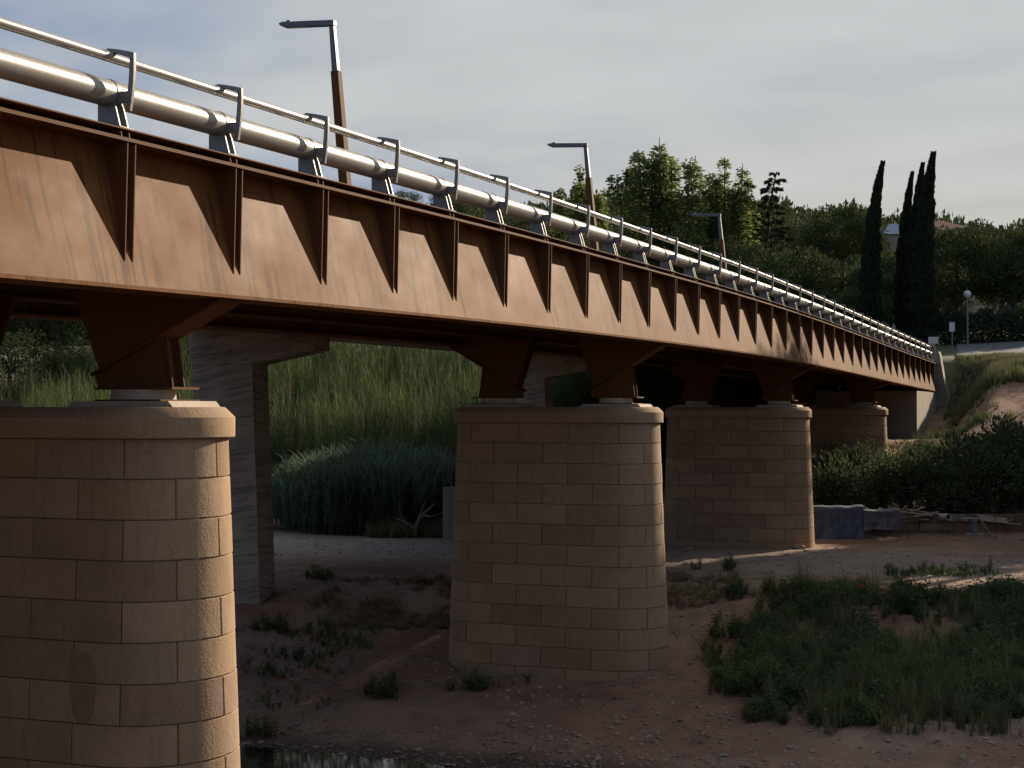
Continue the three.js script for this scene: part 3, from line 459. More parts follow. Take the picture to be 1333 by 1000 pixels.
// riverside row outside the frame: its shade lies on the bank
[[18.5, 40, 12], [20.5, 44, 12], [22, 48, 12.5], [23.5, 52, 13], [26, 64.5, 15.5], [28, 68, 17], [28, 66, 16.5], [26.5, 66.5, 18], [25.5, 67.5, 16.5], [29, 70.5, 17], [30, 73, 16.3], [31.5, 78, 12], [25, 46, 12.5], [26.5, 50, 12.5], [27, 53, 13], [33, 70, 15], [39, 83, 13], [43, 89, 14], [33.5, 80.5, 13]].forEach(([X, Z, top], i) => { const [n, t] = cam(X, Z), gy = ground(n, t) - 0.2; tree('poplar', i, 'poplar_tree', 'bushy poplar of the riverside row that shades the bank', 'tree', n, gy, -t, 0.95, (top - gy) / 20, i * 1.3, 'riverside row of poplars'); });
[[26, 57], [27, 60.5], [28.5, 63], [28, 58], [30, 72.4], [31.3, 74.6], [29.6, 70.2]].forEach(([X, Z], i) => { const [n, t] = cam(X, Z), gy = ground(n, t) - 0.2; tree('mixed', i, 'broadleaf_tree', 'high-crowned broadleaf tree in the riverside row', 'tree', n, gy, -t, 0.85, 0.75, i * 1.3, 'high-crowned trees of the riverside row', { lift: i < 4 ? 16.6 : ((i === 5 ? 14.6 : 16.9) - gy) / 0.75 }); });
// bushes on the lower embankment behind the rubble wall
reseed(555);
[[1085, 66, 1.5], [1120, 66, 1.9], [1150, 68, 1.6], [1180, 65.5, 1.8], [1212, 67, 1.9], [1245, 65, 2.1], [1275, 67, 2.2], [1305, 65, 2.2], [1335, 67, 2.6], [1370, 66, 2.4], [1325, 71, 1.8], [1135, 71, 1.3], [1200, 72, 1.2], [1240, 76, 0.8], [1105, 72, 1.4]].forEach(([px, Z, s], i) => { const [n, t] = fromPx(px, Z); tree('bush', i, 'bramble_bush', i < 10 ? 'dark bramble bush in the thicket behind the rubble wall' : 'small bush on the slope above the bramble thicket', 'bush', n, ground(n, t) - 0.1, -t, s, s * 0.95, i * 2.2, i < 10 ? 'brambles behind the rubble wall' : 'bushes on the embankment'); });

// countless plants: instanced
function scatter(name, label, category, geo, mat, n, place) {
  const list = []; let tries = 0; while (list.length < n && tries++ < n * 30) { const m = place(); if (m) list.push(m); }
  const im = shade(new THREE.InstancedMesh(geo, mat, list.length)); im.name = numbered(name); const c = new THREE.Color();
  list.forEach((m, i) => { im.setMatrixAt(i, m); const cl = 1 + 0.9 * fbm(m.elements[12] * 0.35, m.elements[14] * 0.35, 6.6, 3), k = rr(0.75, 1.25) * clamp(cl, 0.5, 1.6); im.setColorAt(i, c.setRGB(k * rr(0.93, 1.07), k, k * rr(0.85, 1.1))); });
  im.userData = { label, category, kind: 'stuff' }; scene.add(im); return im;
}
const mtx = (x, y, z, sx, sy, turn, tilt = 0, dir = 0) => new THREE.Matrix4().compose(new THREE.Vector3(x, y, z), new THREE.Quaternion().setFromEuler(new THREE.Euler(Math.cos(dir) * tilt, turn, Math.sin(dir) * tilt)), new THREE.Vector3(sx, sy, sx));
function blade(lv, x, z, a, h, out, w, k, segs = 3) { // a drooping strap leaf as a strip
  let px = x, py = 0, pz = z; const dx = Math.cos(a), dz = Math.sin(a), b0 = lv.p.length / 3;
  for (let i = 0; i <= segs; i++) { const u = i / segs, r = out * u * u, y = h * (u - 0.28 * u * u * (out / h)), ww = w * (1 - u) * (0.5 + u) + 0.001; const cx = x + dx * r, cz = z + dz * r; lv.p.push(cx - dz * ww, y, cz + dx * ww, cx + dz * ww, y, cz - dx * ww); for (let q = 0; q < 2; q++) { lv.n.push(-dx * 0.7, 0.6, -dz * 0.7); lv.c.push(k, k, k); } if (i) { const b = b0 + i * 2; lv.i.push(b - 2, b + 1, b - 1, b - 2, b, b + 1); } }
}
reseed(31);
function reedGeo(h, leaves, lw, ll) { const lv = new Leaves(); blade(lv, 0, 0, rr(0, 6), h, 0.25, 0.014, 0.9, 4); for (let i = 0; i < leaves; i++) { const u = lerp(0.16, 0.98, i / leaves), a = i * 2.6 + rr(-0.5, 0.5), y = h * u, b = lv.p.length; blade(lv, 0, 0, a, ll * rr(0.65, 1.0), ll * rr(0.22, 0.55), lw * rr(0.7, 1.2), rr(0.75, 1.2), 3); for (let q = b; q < lv.p.length; q += 3) { lv.p[q + 1] += y; } } return lv.geo(); }
const reedA = reedGeo(5.0, 30, 0.019, 0.72), canA = reedGeo(3.1, 15, 0.036, 0.9);
scatter('reed_bed', 'tall green reeds in a dense bed behind the piers', 'reeds', reedA, L.reed, 20000, () => { const t = rr(60.5, 86), n = rr(-62, -17.5); const px = 666.5 + 2050 * (n * CA + t * SA) / (-n * SA + t * CA); if (px < -160 || px > 940 || (px > 640 && t < 70)) return null; if (t < 63.5 + 3 * fbm(n * 0.2, 1, 2, 2)) return null; const s = rr(0.55, 1.05) * (1 + 0.75 * fbm(n * 0.3, t * 0.3, 4, 3)); return mtx(n, ground(n, t), -t, rr(0.7, 1.2), s, rr(0, 6.3), rr(0, 0.13), rr(0, 6.3)); });
scatter('reed_bed', 'dead straw-coloured stems standing among the tall reeds', 'reeds', reedA, L.dry, 420, () => { const t = rr(63, 84), n = rr(-60, -17.5); const px = 666.5 + 2050 * (n * CA + t * SA) / (-n * SA + t * CA); if (px < -100 || px > 640) return null; if (fbm(n * 0.4, t * 0.4, 8, 2) < 0) return null; return mtx(n, ground(n, t), -t, rr(0.6, 1.1), rr(0.6, 1.25), rr(0, 6.3), rr(0, 0.4), rr(0, 6.3)); });
scatter('cane_clump', 'broad-leaved blue-green cane thicket at the edge of the terrace', 'cane', canA, L.cane, 2600, () => { const Z = rr(61.5, 67.5), px = rr(365, 640); const [n, t] = fromPx(px, Z); const d = Math.hypot((px - 495) / 115, (Z - 65) / 3); if (d > 1 + 0.3 * rnd()) return null; const s = rr(0.6, 1.1); return mtx(n, ground(n, t), -t, rr(0.9, 1.4), s * (1.1 - 0.25 * d), rr(0, 6.3), rr(0, 0.25), rr(0, 6.3)); });
scatter('cane_clump', 'sparse cane along the terrace edge by the board-marked column', 'cane', canA, L.cane, 700, () => { const Z = rr(64, 69), px = rr(-60, 420); const [n, t] = fromPx(px, Z); return mtx(n, ground(n, t), -t, 1.1, rr(0.35, 0.8), rr(0, 6.3), rr(0, 0.3), rr(0, 6.3)); });
// weeds and grass
const weed = (() => { reseed(41); const lv = new Leaves(); for (let i = 0; i < 7; i++) { const a = rr(0, 6.283), h = rr(0.12, 0.42), ox = Math.cos(a) * h * 0.4, oz = Math.sin(a) * h * 0.4; blade(lv, 0, 0, a, h, h * 0.4, 0.004, 0.8, 2); for (let j = 0; j < 9; j++) { const u = rr(0.25, 1), b = rr(0, 6.283); lv.add(ox * u * u, h * u, oz * u * u, Math.cos(b), rr(0, 0.7), Math.sin(b), rr(0.022, 0.04), rr(0.05, 0.1), rr(0.7, 1.3), rr(-0.1, 0.1)); } } return lv.geo(); })();
const tuft = (() => { reseed(43); const lv = new Leaves(); for (let i = 0; i < 26; i++) { const a = rr(0, 6.283), r = rr(0, 0.09); blade(lv, Math.cos(a * 3) * r, Math.sin(a * 3) * r, a, rr(0.25, 0.62), rr(0.05, 0.3), 0.006, rr(0.7, 1.3), 3); } return lv.geo(); })();
const onPx = (x0, x1, Z0, Z1) => { const Z = rr(Z0, Z1), px = rr(x0, x1); const [n, t] = fromPx(px, Z); return [n, t, px, Z]; };
const stand = (n, t, a, b, tilt = 0.15) => mtx(n, ground(n, t) - 0.01, -t, rr(a, b), rr(a, b), rr(0, 6.3), rr(0, tilt), rr(0, 6.3));
const onGround = (px, py) => { let Z = 42; for (let i = 0; i < 14; i++) { const [n, t] = fromPx(px, Z); Z = lerp(Z, (YC - ground(n, t)) * 2050 / (py - 530), 0.7); } return fromPx(px, Z); };
const patch = (list, n0, size = 1) => () => { const [cx, cy, ax, ay] = list[Math.floor(rnd() * list.length)], px = cx + rr(-1.5, 1.5) * ax, py = cy + rr(-1.5, 1.5) * ay, [n, t] = onGround(px, py); let d = 9; for (const e of list) d = Math.min(d, Math.hypot((px - e[0]) / e[2], (py - e[1]) / e[3])); const f = fbm(n * 0.9, t * 0.9, n0, 4); if (d + 5.5 * f > rr(0.5, 1.25)) return null; const k = size * rr(0.35, 1.0) * (1.25 + 1.1 * fbm(n * 2.3, t * 2.3, 3.9, 2)); return mtx(n, ground(n, t) - 0.01, -t, k * rr(0.8, 1.2), k * rr(0.7, 1.6), rr(0, 6.3), rr(0, 0.3), rr(0, 6.3)); };
scatter('weeds', 'dense leafy weeds covering the shaded bank slope', 'weeds', weed, L.weed, 6000, patch([[1060, 805, 75, 18], [1065, 850, 95, 40], [1120, 880, 105, 45], [1040, 905, 70, 26], [1280, 806, 85, 18], [1325, 850, 45, 50], [1270, 890, 80, 35]], 12.3));
scatter('grass', 'tufts of tall grass among the weeds on the bank slope', 'grass', tuft, L.grass, 1500, patch([[1070, 805, 75, 20], [1060, 870, 100, 45], [1150, 880, 110, 45], [1280, 805, 90, 20], [1310, 860, 60, 50], [1180, 925, 110, 22]], 5.5));
scatter('weeds', 'scattered small weeds on the bare bank below the tall pier', 'weeds', weed, L.weed, 520, patch([[430, 830, 45, 12], [360, 900, 60, 30], [505, 900, 22, 8], [640, 885, 40, 10], [700, 862, 10, 6], [350, 815, 16, 8], [400, 870, 40, 14], [340, 950, 40, 10], [620, 895, 12, 6], [945, 860, 30, 14]], 2.3, 0.7));
scatter('weeds', 'bright weeds along the crest of the bank', 'weeds', weed, L.weed, 170, patch([[404, 750, 8, 4], [428, 755, 10, 4], [1000, 785, 20, 8], [1045, 778, 20, 6], [1120, 778, 22, 8], [1180, 792, 10, 5], [905, 742, 10, 3], [950, 740, 5, 3]], 7, 0.6));
scatter('weeds', 'flat green weed patch on the dirt terrace', 'weeds', weed, L.weed, 260, patch([[1215, 746, 50, 5], [1265, 748, 40, 4], [1190, 744, 25, 4]], 4, 0.5));
scatter('grass', 'dry and green grass on the top of the embankment', 'grass', tuft, L.grass, 4200, () => { const [n, t, px, Z] = onPx(1215, 1480, 86.5, 98); if (n > 30 || n < -9.6) return null; if (fbm(n * 0.3, t * 0.3, 3, 3) < -0.22) return null; return stand(n, t, 0.6, 1.35 - 0.6 * sm(92, 97, t), 0.3); });
scatter('grass', 'straw-coloured dry grass beside the road', 'grass', tuft, L.dry, 4200, () => { const [n, t, px, Z] = onPx(1225, 1480, 90, 98.5); if (n < -9.4) return null; if (fbm(n * 0.3, t * 0.3, 9, 3) < -0.02 - 0.3 * sm(1270, 1320, px)) return null; return stand(n, t, 0.5, 1.2 - 0.6 * sm(92, 97, t), 0.3); });
scatter('grass', 'thin grass tufts on the bare embankment slope', 'grass', tuft, L.weed, 700, () => { const [n, t, px, Z] = onPx(1180, 1400, 70, 88); if (fbm(n * 0.5, t * 0.5, 3, 3) < 0.12) return null; return stand(n, t, 0.5, 1.2, 0.3); });
scatter('grass', 'dry straw litter on the crest of the bank', 'grass', tuft, L.dry, 1300, () => { const [n, t, px, Z] = onPx(390, 960, 42.6, 47); if (fbm(n * 0.6, t * 0.6, 5, 3) < 0.0) return null; return mtx(n, ground(n, t) - 0.02, -t, rr(0.5, 1), rr(0.2, 0.5), rr(0, 6.3), rr(0.2, 0.7), rr(0, 6.3)); });
scatter('dry_brush', 'heap of dry brush at the foot of the cane', 'brush', tuft, L.dry, 420, () => { const [n, t, px, Z] = onPx(480, 590, 60.8, 63); return mtx(n, ground(n, t), -t, rr(0.9, 1.6), rr(0.5, 1.5), rr(0, 6.3), rr(0, 0.8), rr(0, 6.3)); });
{ // pebbles
  reseed(61); const g = new THREE.IcosahedronGeometry(1, 1), q = g.attributes.position; for (let i = 0; i < q.count; i++) { const x = q.getX(i), y = q.getY(i), z = q.getZ(i), k = 1 + 0.3 * noise.noise(x * 1.7, y * 1.7, z * 1.7 + 4); q.setXYZ(i, x * k, y * k * 0.6, z * k); } g.computeVertexNormals();
  scatter('gravel', 'loose pebbles and stones strewn over the bank slope', 'gravel', g, std({ color: lin(0.24, 0.185, 0.145), roughness: 1 }), 14000, () => { const [n, t, px, Z] = onPx(250, 1420, 30.6, 46); const s = 0.008 + 0.05 * Math.pow(rnd(), 6) + (t < 31.5 ? 0.008 : 0); if (fbm(n * 0.4, t * 0.4, 8, 3) < -0.15 + 0.2 * rnd() && t > 32) return null; return mtx(n, ground(n, t) + s * 0.15, -t, s * rr(0.8, 1.6), s, rr(0, 6.3), rr(0, 0.4), rr(0, 6)); });
  scatter('gravel', 'small stones strewn over the dirt track', 'gravel', g, std({ color: lin(0.17, 0.145, 0.125), roughness: 1 }), 2500, () => { const [n, t, px, Z] = onPx(300, 1420, 46, 61); const s = 0.014 + 0.05 * Math.pow(rnd(), 6); return mtx(n, ground(n, t) + s * 0.1, -t, s * rr(0.8, 1.6), s, rr(0, 6.3), 0, 0); });
}
{ // wooded hill
  reseed(71); const lv = new Leaves(); for (let i = 0; i < 90; i++) { const p = inBall(); lv.add(p[0] * 2.6, 1.7 + p[1] * 2.0, p[2] * 2.6, p[0], p[1] + 0.4, p[2], 0.6, 0.95, rr(0.65, 1.3), rr(-0.1, 0.1)); }
  scatter('forest', 'distant wooded hill of pines and oaks behind the bridge', 'woodland', lv.geo(), L.pine, 7000, () => { const Z = rr(190, 470), X = rr(-0.42, 0.40) * Z; const [n, t] = cam(X, Z); const s = rr(0.6, 1.25); return mtx(n, ground(n, t) - 0.5, -t, s, s * rr(0.8, 1.5), rr(0, 6.3)); });
}
// poppies on the crest
{
  reseed(81); const pet = [0, 1, 2, 3].map((i) => { const g = new THREE.SphereGeometry(0.028, 8, 4, 0, Math.PI * 2, 0, 1.3); g.scale(1, 0.5, 1); g.translate(0.022, 0, 0); g.rotateZ(0.5); g.rotateY(i * Math.PI / 2); return g; }); const petals = mergeGeometries(pet);
  const stem = limb([[0, 0, 0], [0.01, 0.2, 0], [0.03, 0.42, 0.01]], 0.004, 0.003, 5), pm = std({ color: lin(0.62, 0.045, 0.012), roughness: 0.7, side: THREE.DoubleSide }), sm2 = std({ color: lin(0.06, 0.09, 0.03), roughness: 1 });
  const spots = [[988, 777], [1001, 783], [995, 800], [1010, 790], [1011, 786], [1028, 800], [1040, 793], [1046, 796], [1098, 797], [1111, 789], [1117, 792], [1123, 789], [1080, 821], [1026, 836], [998, 862], [985, 846], [993, 875], [1120, 792], [1072, 932], [964, 928]];
  for (const [px, py] of spots) { const [n, t] = onGround(px, py + 17); const o = thing('poppy', 'small red poppy flower among the weeds on the bank', 'poppy', [n, ground(n, t), -t], 'poppies on the bank'); o.rotation.y = rr(0, 6); for (const [nm, g, m, y] of [['stem', stem, sm2, 0], ['petals', petals, pm, 0.42]]) { const e = shade(new THREE.Mesh(g, m)); e.name = nm; e.position.set(y ? 0.03 : 0, y, 0); o.add(e); } }
}

// ───────────────────────── clutter by the tarpaulin
const at = (px, py, Z) => { const [n, t] = fromPx(px, Z); return [n, YC + (530 - py) * Z / 2050, -t]; };
function sheet(px0, px1, top, bottom, Z, mat, label, seed2, sag) { // hanging tarpaulin with folds and a folded-over top edge
  const [n0, y0, z0] = at(px0, top, Z), [n1, , z1] = at(px1, top, Z), H = (bottom - top) * Z / 2050, nu = 36, nv = 22, pos = [], idx = [], uv = []; const w = Math.hypot(n1 - n0, z1 - z0), dx = (n1 - n0) / w, dz = (z1 - z0) / w, ox = -dz, oz = dx; 
  for (let s = 0; s < 2; s++) for (let j = 0; j <= nv; j++) for (let i = 0; i <= nu; i++) { const u = i / nu, v = j / nv, f = v < 0.16 ? v / 0.16 : 1, hang = v < 0.16 ? 0 : (v - 0.16) / 0.84; const fold = (0.10 * noise.noise(u * 5 + seed2, hang * 1.3, 2) + 0.05 * noise.noise(u * 13 + seed2, hang * 3 + u * 3, 7)) * (0.3 + hang), y = y0 - hang * (H - sag * Math.sin(u * Math.PI) * 0.1) - sag * 0.12 * Math.sin(u * Math.PI) * (1 - hang) + 0.03 * noise.noise(u * 6, v * 2, seed2) , off = (1 - f) * 0.7 + fold * f - s * 0.006; pos.push(n0 + dx * w * u - ox * off, y + (1 - f) * 0.02, z0 + dz * w * u - oz * off); uv.push(u * w, v * H); }
  const R = nu + 1, Q = R * (nv + 1); for (let s = 0; s < 2; s++) for (let j = 0; j < nv; j++) for (let i = 0; i < nu; i++) { const a = s * Q + j * R + i; s ? idx.push(a, a + 1, a + R + 1, a, a + R + 1, a + R) : idx.push(a, a + R + 1, a + 1, a, a + R, a + R + 1); }
  const g = new THREE.BufferGeometry(); g.setAttribute('position', new THREE.Float32BufferAttribute(pos, 3)); g.setAttribute('uv', new THREE.Float32BufferAttribute(uv, 2)); g.setIndex(idx); g.computeVertexNormals(); return single('tarpaulin', g, mat, label, 'tarpaulin');
}
const tarpTex = tex(256, 256, (u, v) => 0.5 + 0.5 * N1.fbm(u, v, 6, 6, 4), true, 0.7, 0.7);
sheet(1059, 1126, 659, 704, 60.2, std({ map: tarpTex, color: lin(0.055, 0.08, 0.13), roughness: 0.55, side: THREE.DoubleSide }), 'blue tarpaulin hung beside the stone pier', 1.5, 0.3);
sheet(1124, 1171, 663, 691, 60.0, std({ map: tarpTex, color: lin(0.10, 0.11, 0.13), roughness: 0.55, side: THREE.DoubleSide }), 'grey tarpaulin draped over the end of the rubble wall', 8.5, 0.6);
{
  reseed(91);
  const [wx, , wz] = at(1115, 690, 61.6), wall = thing('rubble_wall', 'low wall of rough brown blocks behind the tarpaulins', 'wall', [wx, -0.3, wz]);
  const wm = [[0.15, 0.10, 0.075], [0.19, 0.13, 0.10], [0.13, 0.085, 0.065], [0.20, 0.15, 0.12]].map((c) => std({ color: lin(...c), roughness: 1, bumpMap: stoneBump, bumpScale: 0.02 }));
  for (let r = 0; r < 3; r++) { let px = 1112 + (r % 2) * 12; while (px < 1420) { const wpx = rr(26, 52), [x, , z] = at(px + wpx / 2, 690, 61.6), w = wpx * 61.6 / 2050 - 0.02, g = new THREE.BoxGeometry(w, 0.305, 0.42 + rr(-0.05, 0.05), 3, 1, 1), q = g.attributes.position; for (let i = 0; i < q.count; i++) q.setXYZ(i, q.getX(i) + rr(-0.012, 0.012), q.getY(i) + rr(-0.012, 0.012), q.getZ(i) + rr(-0.02, 0.02)); const m = put('block', g, wm[Math.floor(rnd() * 4)], wall, x, 0.02 + r * 0.315, z + rr(-0.02, 0.02)); m.rotation.y = A + rr(-0.02, 0.02); px += wpx + 0.5; } }
  const board = (px, py, Z, len, w, h, ry, rz, mat, label) => { const [x, y, z] = at(px, py, Z), g = new THREE.BoxGeometry(len, h, w, 6, 1, 1), q = g.attributes.position, b = rr(-0.03, 0.03); for (let i = 0; i < q.count; i++) q.setY(i, q.getY(i) + b * (1 - 4 * (q.getX(i) / len) ** 2)); g.computeVertexNormals(); const m = single('plank', g, mat, label, 'plank', 'planks piled on the rubble wall'); m.position.set(x, y, z); m.rotation.set(0, A + ry, rz); return m; };
  [[1190, 671, 1.9, 0.14], [1185, 668, 1.7, -0.10], [1200, 674, 1.6, 0.03], [1178, 665, 1.3, -0.2], [1215, 676, 1.5, -0.05], [1172, 670, 1.1, -0.55], [1205, 669, 1.2, -0.12], [1240, 678, 1.3, 0.02], [1255, 676, 1.1, 0.08], [1330, 679, 1.4, -0.04], [1350, 676, 1.6, 0.05]].forEach(([px, py, len, rz], i) => board(px, py, 61.2 + rr(0, 0.7), len, rr(0.1, 0.2), rr(0.03, 0.06), rr(-0.35, 0.35), rz, M.wood[i % 3], 'weathered plank in the pile on the rubble wall'));
  [[1180, 667, 1.5, 0.28], [1196, 666, 1.4, -0.16], [1210, 671, 1.7, 0.02], [1222, 674, 0.9, 0.3], [1168, 668, 1.0, 0.7], [1246, 674, 0.8, -0.3], [1262, 679, 0.9, 0.04], [1312, 680, 1.0, -0.08], [1320, 676, 0.8, 0.2], [1188, 675, 1.2, -0.02], [1228, 680, 1.1, 0.06]].forEach(([px, py, len, rz], i) => board(px, py, 61.1 + rr(0, 0.9), len, rr(0.06, 0.16), rr(0.025, 0.05), rr(-0.7, 0.7), rz, M.wood[(i + 1) % 3], 'weathered plank in the pile on the rubble wall'));
  const bm = board(1290, 675, 61.4, 1.15, 0.28, 0.2, 0.05, -0.12, M.wood[2], 'thick pale timber beam lying on the rubble wall'); bm.userData.group = undefined; delete bm.userData.group; bm.userData.category = 'beam';
  const ln = board(1280, 682, 60.8, 0.95, 0.07, 0.03, 0.3, -0.95, M.wood[1], 'thin plank leaning beside the pale beam'); delete ln.userData.group;
  const b2 = board(1235, 705, 60.2, 4.1, 0.25, 0.08, 0.0, -0.012, M.wood[0], 'long board lying along the foot of the rubble wall'); delete b2.userData.group;
  const pole = board(1092, 660.5, 60.3, 2.2, 0.05, 0.05, 0, -0.03, M.wood[2], 'pale pole along the top of the blue tarpaulin'); delete pole.userData.group; pole.userData.category = 'pole';
  { const [x, y, z] = at(1227, 673, 61.3), g = mergeGeometries([new THREE.CylinderGeometry(0.13, 0.13, 0.9, 18, 1, true), new THREE.CylinderGeometry(0.112, 0.112, 0.9, 18, 1, true), new THREE.RingGeometry(0.112, 0.13, 18).rotateX(-Math.PI / 2).translate(0, 0.45, 0), new THREE.RingGeometry(0.112, 0.13, 18).rotateX(Math.PI / 2).translate(0, -0.45, 0)]); g.rotateX(Math.PI / 2 - 0.05); const m = single('pipe', g, std({ color: lin(0.42, 0.41, 0.4), roughness: 0.6, side: THREE.DoubleSide }), 'short pale pipe lying on the rubble wall with open end showing', 'pipe'); m.position.set(x, y, z); m.rotation.y = A + 0.25; }
  { const [x, , z] = at(1268, 700, 60.4), g0 = ground(x, -z), o = thing('standpipe', 'grey water standpipe on a concrete base before the rubble wall', 'standpipe', [x, g0, z]); const cm = std({ color: lin(0.11, 0.135, 0.15), roughness: 0.6 }); part('base', new THREE.CylinderGeometry(0.34, 0.36, 0.16, 8).translate(x, g0 + 0.06, z), M.concPlain, o); part('body', new THREE.LatheGeometry([[0, 0], [0.12, 0], [0.12, 0.06], [0.085, 0.1], [0.085, 0.42], [0.13, 0.46], [0.13, 0.52], [0.06, 0.6], [0, 0.6]].map((p) => new THREE.Vector2(...p)), 16).translate(x, g0 + 0.14, z), cm, o); part('handwheel', new THREE.TorusGeometry(0.16, 0.02, 8, 20).rotateX(Math.PI / 2).translate(x, g0 + 0.78, z), M.black, o); }
  for (const [px, Z, h, l] of [[1182, 60.0, 1.25, 'thin rusty rod beside the grey tarpaulin'], [1295, 59.6, 1.45, 'thin rusty rod beside the pale beam']]) { const [n, t] = fromPx(px, Z), g = limb([[0, -0.2, 0], [0.01, h * 0.5, 0], [-0.02, h, 0.01]], 0.016, 0.014, 6); const m = single('iron_rod', g, M.cortenPlain, l, 'rod'); m.position.set(n, ground(n, t), -t); }
  { const [x, , z] = at(1122, 700, 60.6), g = new THREE.CylinderGeometry(0.02, 0.42, 1.0, 4, 1).rotateY(Math.PI / 4); const gg = g.toNonIndexed(); gg.computeVertexNormals(); gg.scale(1, 1, 0.3); const m = single('leaning_board', gg, M.wood[0], 'pointed board propped between the two tarpaulins', 'board'); m.position.set(x, 0.42, z); m.rotation.y = A; }
  for (let i = 0; i < 5; i++) { const [n, t] = fromPx([1150, 1147, 1040, 895, 1160][i], [58.8, 59.2, 56.0, 55.2, 59.5][i]); const g = new THREE.IcosahedronGeometry(0.17, 2), q = g.attributes.position; for (let j = 0; j < q.count; j++) { const k = 1 + 0.4 * noise.noise(q.getX(j) * 6 + i, q.getY(j) * 6, q.getZ(j) * 6); q.setXYZ(j, q.getX(j) * k * 1.4, q.getY(j) * k * 0.6, q.getZ(j) * k); } g.computeVertexNormals(); const m = single('rock', g, M.stone[i % 5], 'loose rock lying on the dirt track', 'rock', 'rocks on the track'); m.position.set(n, ground(n, t) + 0.04, -t); m.rotation.y = i * 1.7; }
}
{ // dead tree stump and grey post left of the tall pier
  const [x, , z] = at(540, 690, 61), y = ground(x, -z), g = mergeGeometries([limb([[0, -0.1, 0], [0.1, 0.5, 0], [0.5, 1.0, 0.1], [0.9, 1.35, 0]], 0.13, 0.03), limb([[0.05, 0.3, 0], [-0.35, 0.6, 0.1], [-0.9, 0.75, 0]], 0.09, 0.02), limb([[0.1, 0.5, 0], [0.15, 0.9, -0.2], [0.4, 1.5, -0.2]], 0.07, 0.015), limb([[0.4, 0.9, 0.1], [0.8, 0.85, 0.3], [1.25, 1.0, 0.2]], 0.05, 0.012), limb([[-0.3, 0.58, 0.1], [-0.5, 0.9, 0.2], [-0.62, 1.2, 0.1]], 0.04, 0.01)]);
  const m = single('dead_branch', g, std({ color: lin(0.10, 0.085, 0.07), roughness: 1 }), 'grey dead branch lying at the foot of the cane', 'branch'); m.position.set(x, y, z);
  const [a, , c] = at(586, 660, 60), b = new THREE.BoxGeometry(0.55, 2.1, 0.25), q = single('concrete_post', b, M.concPlain, 'plain grey concrete slab post beside the cane thicket', 'post'); q.position.set(a, ground(a, -c) + 0.95, c); q.rotation.y = A;
}

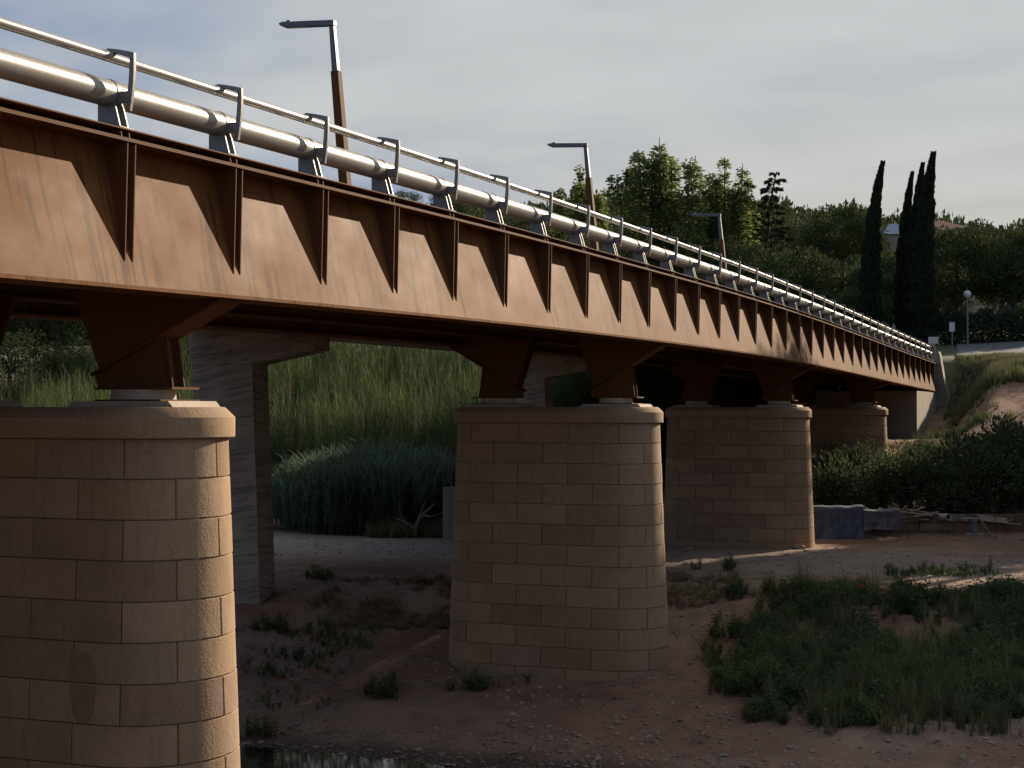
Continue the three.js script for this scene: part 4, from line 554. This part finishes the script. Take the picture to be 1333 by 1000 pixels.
// ───────────────────────── across the far road
{
  const pos = [], idx = [], uv = [], nu = 30, nv = 14; for (let j = 0; j <= nv; j++) for (let i = 0; i <= nu; i++) { const px = lerp(1246, 1900, i / nu), Z = lerp(100.5 - 3 * sm(0, 8, 8 - i), 113, j / nv), [n, t] = fromPx(px, Z); pos.push(n, ground(n, t) + 0.09, -t); uv.push(n, t); }
  for (let j = 0; j < nv; j++) for (let i = 0; i < nu; i++) { const a = j * (nu + 1) + i; idx.push(a, a + 1, a + nu + 2, a, a + nu + 2, a + nu + 1); }
  const g = new THREE.BufferGeometry(); g.setAttribute('position', new THREE.Float32BufferAttribute(pos, 3)); g.setAttribute('uv', new THREE.Float32BufferAttribute(uv, 2)); g.setIndex(idx); g.computeVertexNormals();
  single('road', g, std({ color: lin(0.10, 0.098, 0.098), roughness: 0.75 }), 'grey asphalt road on top of the far bank', 'road', null, 'structure');
  // street lamp with a globe
  const [n, t] = fromPx(1260, 112), gy = ground(n, t), topY = YC + (530 - 383) * 112 / 2050, o = thing('globe_lamp', 'white globe street lamp on a thin grey pole by the hedge', 'street lamp', [n, gy, -t]);
  part('pole', new THREE.CylinderGeometry(0.055, 0.08, topY - gy - 0.22, 12).translate(n, (gy + topY - 0.22) / 2, -t), M.steelDull, o);
  part('collar', new THREE.CylinderGeometry(0.13, 0.09, 0.12, 16).translate(n, topY - 0.24, -t), M.steelDull, o);
  part('globe', new THREE.SphereGeometry(0.27, 24, 16).translate(n, topY, -t), std({ color: lin(0.62, 0.62, 0.6), roughness: 0.35 }), o);
  const sign = (px, py, Z, w, h, label, mat, dark) => { const [n2, t2] = fromPx(px, Z), g2 = ground(n2, t2), y2 = YC + (530 - py) * Z / 2050, s = thing('road_sign', label, 'sign', [n2, g2, -t2]); part('post', new THREE.CylinderGeometry(0.03, 0.03, y2 - g2 + h * 0.4, 8).translate(n2, (g2 + y2 + h * 0.4) / 2, -t2 - 0.04), M.steelDull, s); const pn = put('panel', new THREE.BoxGeometry(w, h, 0.02), mat, s, n2, y2, -t2); pn.rotation.y = A; if (dark) { const d = put('end_panel', new THREE.BoxGeometry(w * 0.22, h * 0.7, 0.024), M.black, s, n2 + w * 0.52 * CA, y2 - h * 0.05, -t2 - w * 0.52 * SA); d.rotation.y = A; } return s; };
  const pale = std({ color: lin(0.5, 0.5, 0.49), roughness: 0.5 });
  sign(1240, 425.5, 104, 0.36, 0.62, 'small upright pale road sign before the hedge', pale, false);
  sign(1216, 443, 97.6, 0.66, 0.42, 'wide pale arrow sign at the end of the bridge railing', pale, true);
  // hedge, garden wall, houses
  reseed(95); const lv = new Leaves(), [ha, , hc] = at(1180, 450, 115), [hb, , hd] = at(1480, 450, 113); for (let i = 0; i < 24000; i++) { const u = rnd(), x = lerp(ha, hb, u), z = lerp(hc, hd, u), f = rr(-1, 1), yy = rr(0, 1); lv.add(x + f * 0.55 * SA + rr(-0.1, 0.1), ground(x, -z) + yy * (2.3 + 0.25 * Math.sin(u * 60) + 0.3 * noise.noise(u * 40, 1, 1)), z + f * 0.6, rr(-1, 1), rr(-0.3, 1), rr(-1, 1), 0.12, 0.2, rr(0.6, 1.3), rr(-0.1, 0.1)); }
  { const o2 = thing('hedge', 'long dark clipped hedge behind the road', 'hedge', [ha, ground(ha, -hc), hc]); part('foliage', lv.geo(), L.bush, o2); }
  { const [x0, , z0] = at(1130, 405, 150), [x1, , z1] = at(1300, 405, 150), w = Math.hypot(x1 - x0, z1 - z0), y = YC + (530 - 411) * 150 / 2050, o3 = thing('garden_wall', 'pale garden wall glimpsed between the pine trunks', 'wall', [(x0 + x1) / 2, y - 3, (z0 + z1) / 2]); const b = put('wall_body', new THREE.BoxGeometry(w, 4, 0.3), M.plinth, o3, (x0 + x1) / 2, y - 1.0, (z0 + z1) / 2); b.rotation.y = A; const c = put('coping', new THREE.BoxGeometry(w + 0.1, 0.12, 0.4), M.concPlain, o3, (x0 + x1) / 2, y + 1.06, (z0 + z1) / 2); c.rotation.y = A; }
  const house = (px, py, Z, w, d, label, roofMat, wallMat, chimney) => { const [x, y, z] = at(px, py, Z), gy2 = ground(x, -z) - 0.3, ev = y - 1.5, o4 = thing('house', label, 'house', [x, gy2, z]); o4.rotation.y = A; const loc = (nm, g, m, yy, par = o4) => { const e = shade(new THREE.Mesh(g, m)); e.name = nm; e.position.y = yy; par.add(e); return e; }; loc('wall', new THREE.BoxGeometry(w, ev - gy2, d), wallMat, (ev - gy2) / 2); const rf = new THREE.CylinderGeometry(0.05, 0.76, 1.5, 4, 1).rotateY(Math.PI / 4).toNonIndexed(); rf.computeVertexNormals(); rf.scale(w, 1, d); const r = loc('roof', rf, roofMat, ev - gy2 + 0.75); if (chimney) { const ch = loc('chimney', new THREE.BoxGeometry(0.6, 1.2, 0.6), wallMat, 0.55, r); ch.position.x = -w * 0.05; loc('chimney_cap', new THREE.SphereGeometry(0.35, 10, 8), roofMat, 0.75, ch).name = 'chimney_cap'; r.children.forEach((c2) => c2); } for (const s of [-1, 1]) { const wd = loc('window', new THREE.BoxGeometry(1.0, 1.3, 0.06), M.black, ev - gy2 - 1.6); wd.position.set(s * w * 0.25, ev - gy2 - 1.6, d / 2 + 0.02); } };
  house(1222, 287, 185, 7.5, 7, 'house with a red hipped roof and chimney above the pines', std({ color: lin(0.13, 0.055, 0.04), roughness: 0.9 }), M.concPlain, true);
  house(1163, 291, 178, 6, 6, 'house with a blue roof beside the group of cypresses', std({ color: lin(0.09, 0.16, 0.24), roughness: 0.6 }), M.concPlain, false);
}
renderer.render(scene, camera);
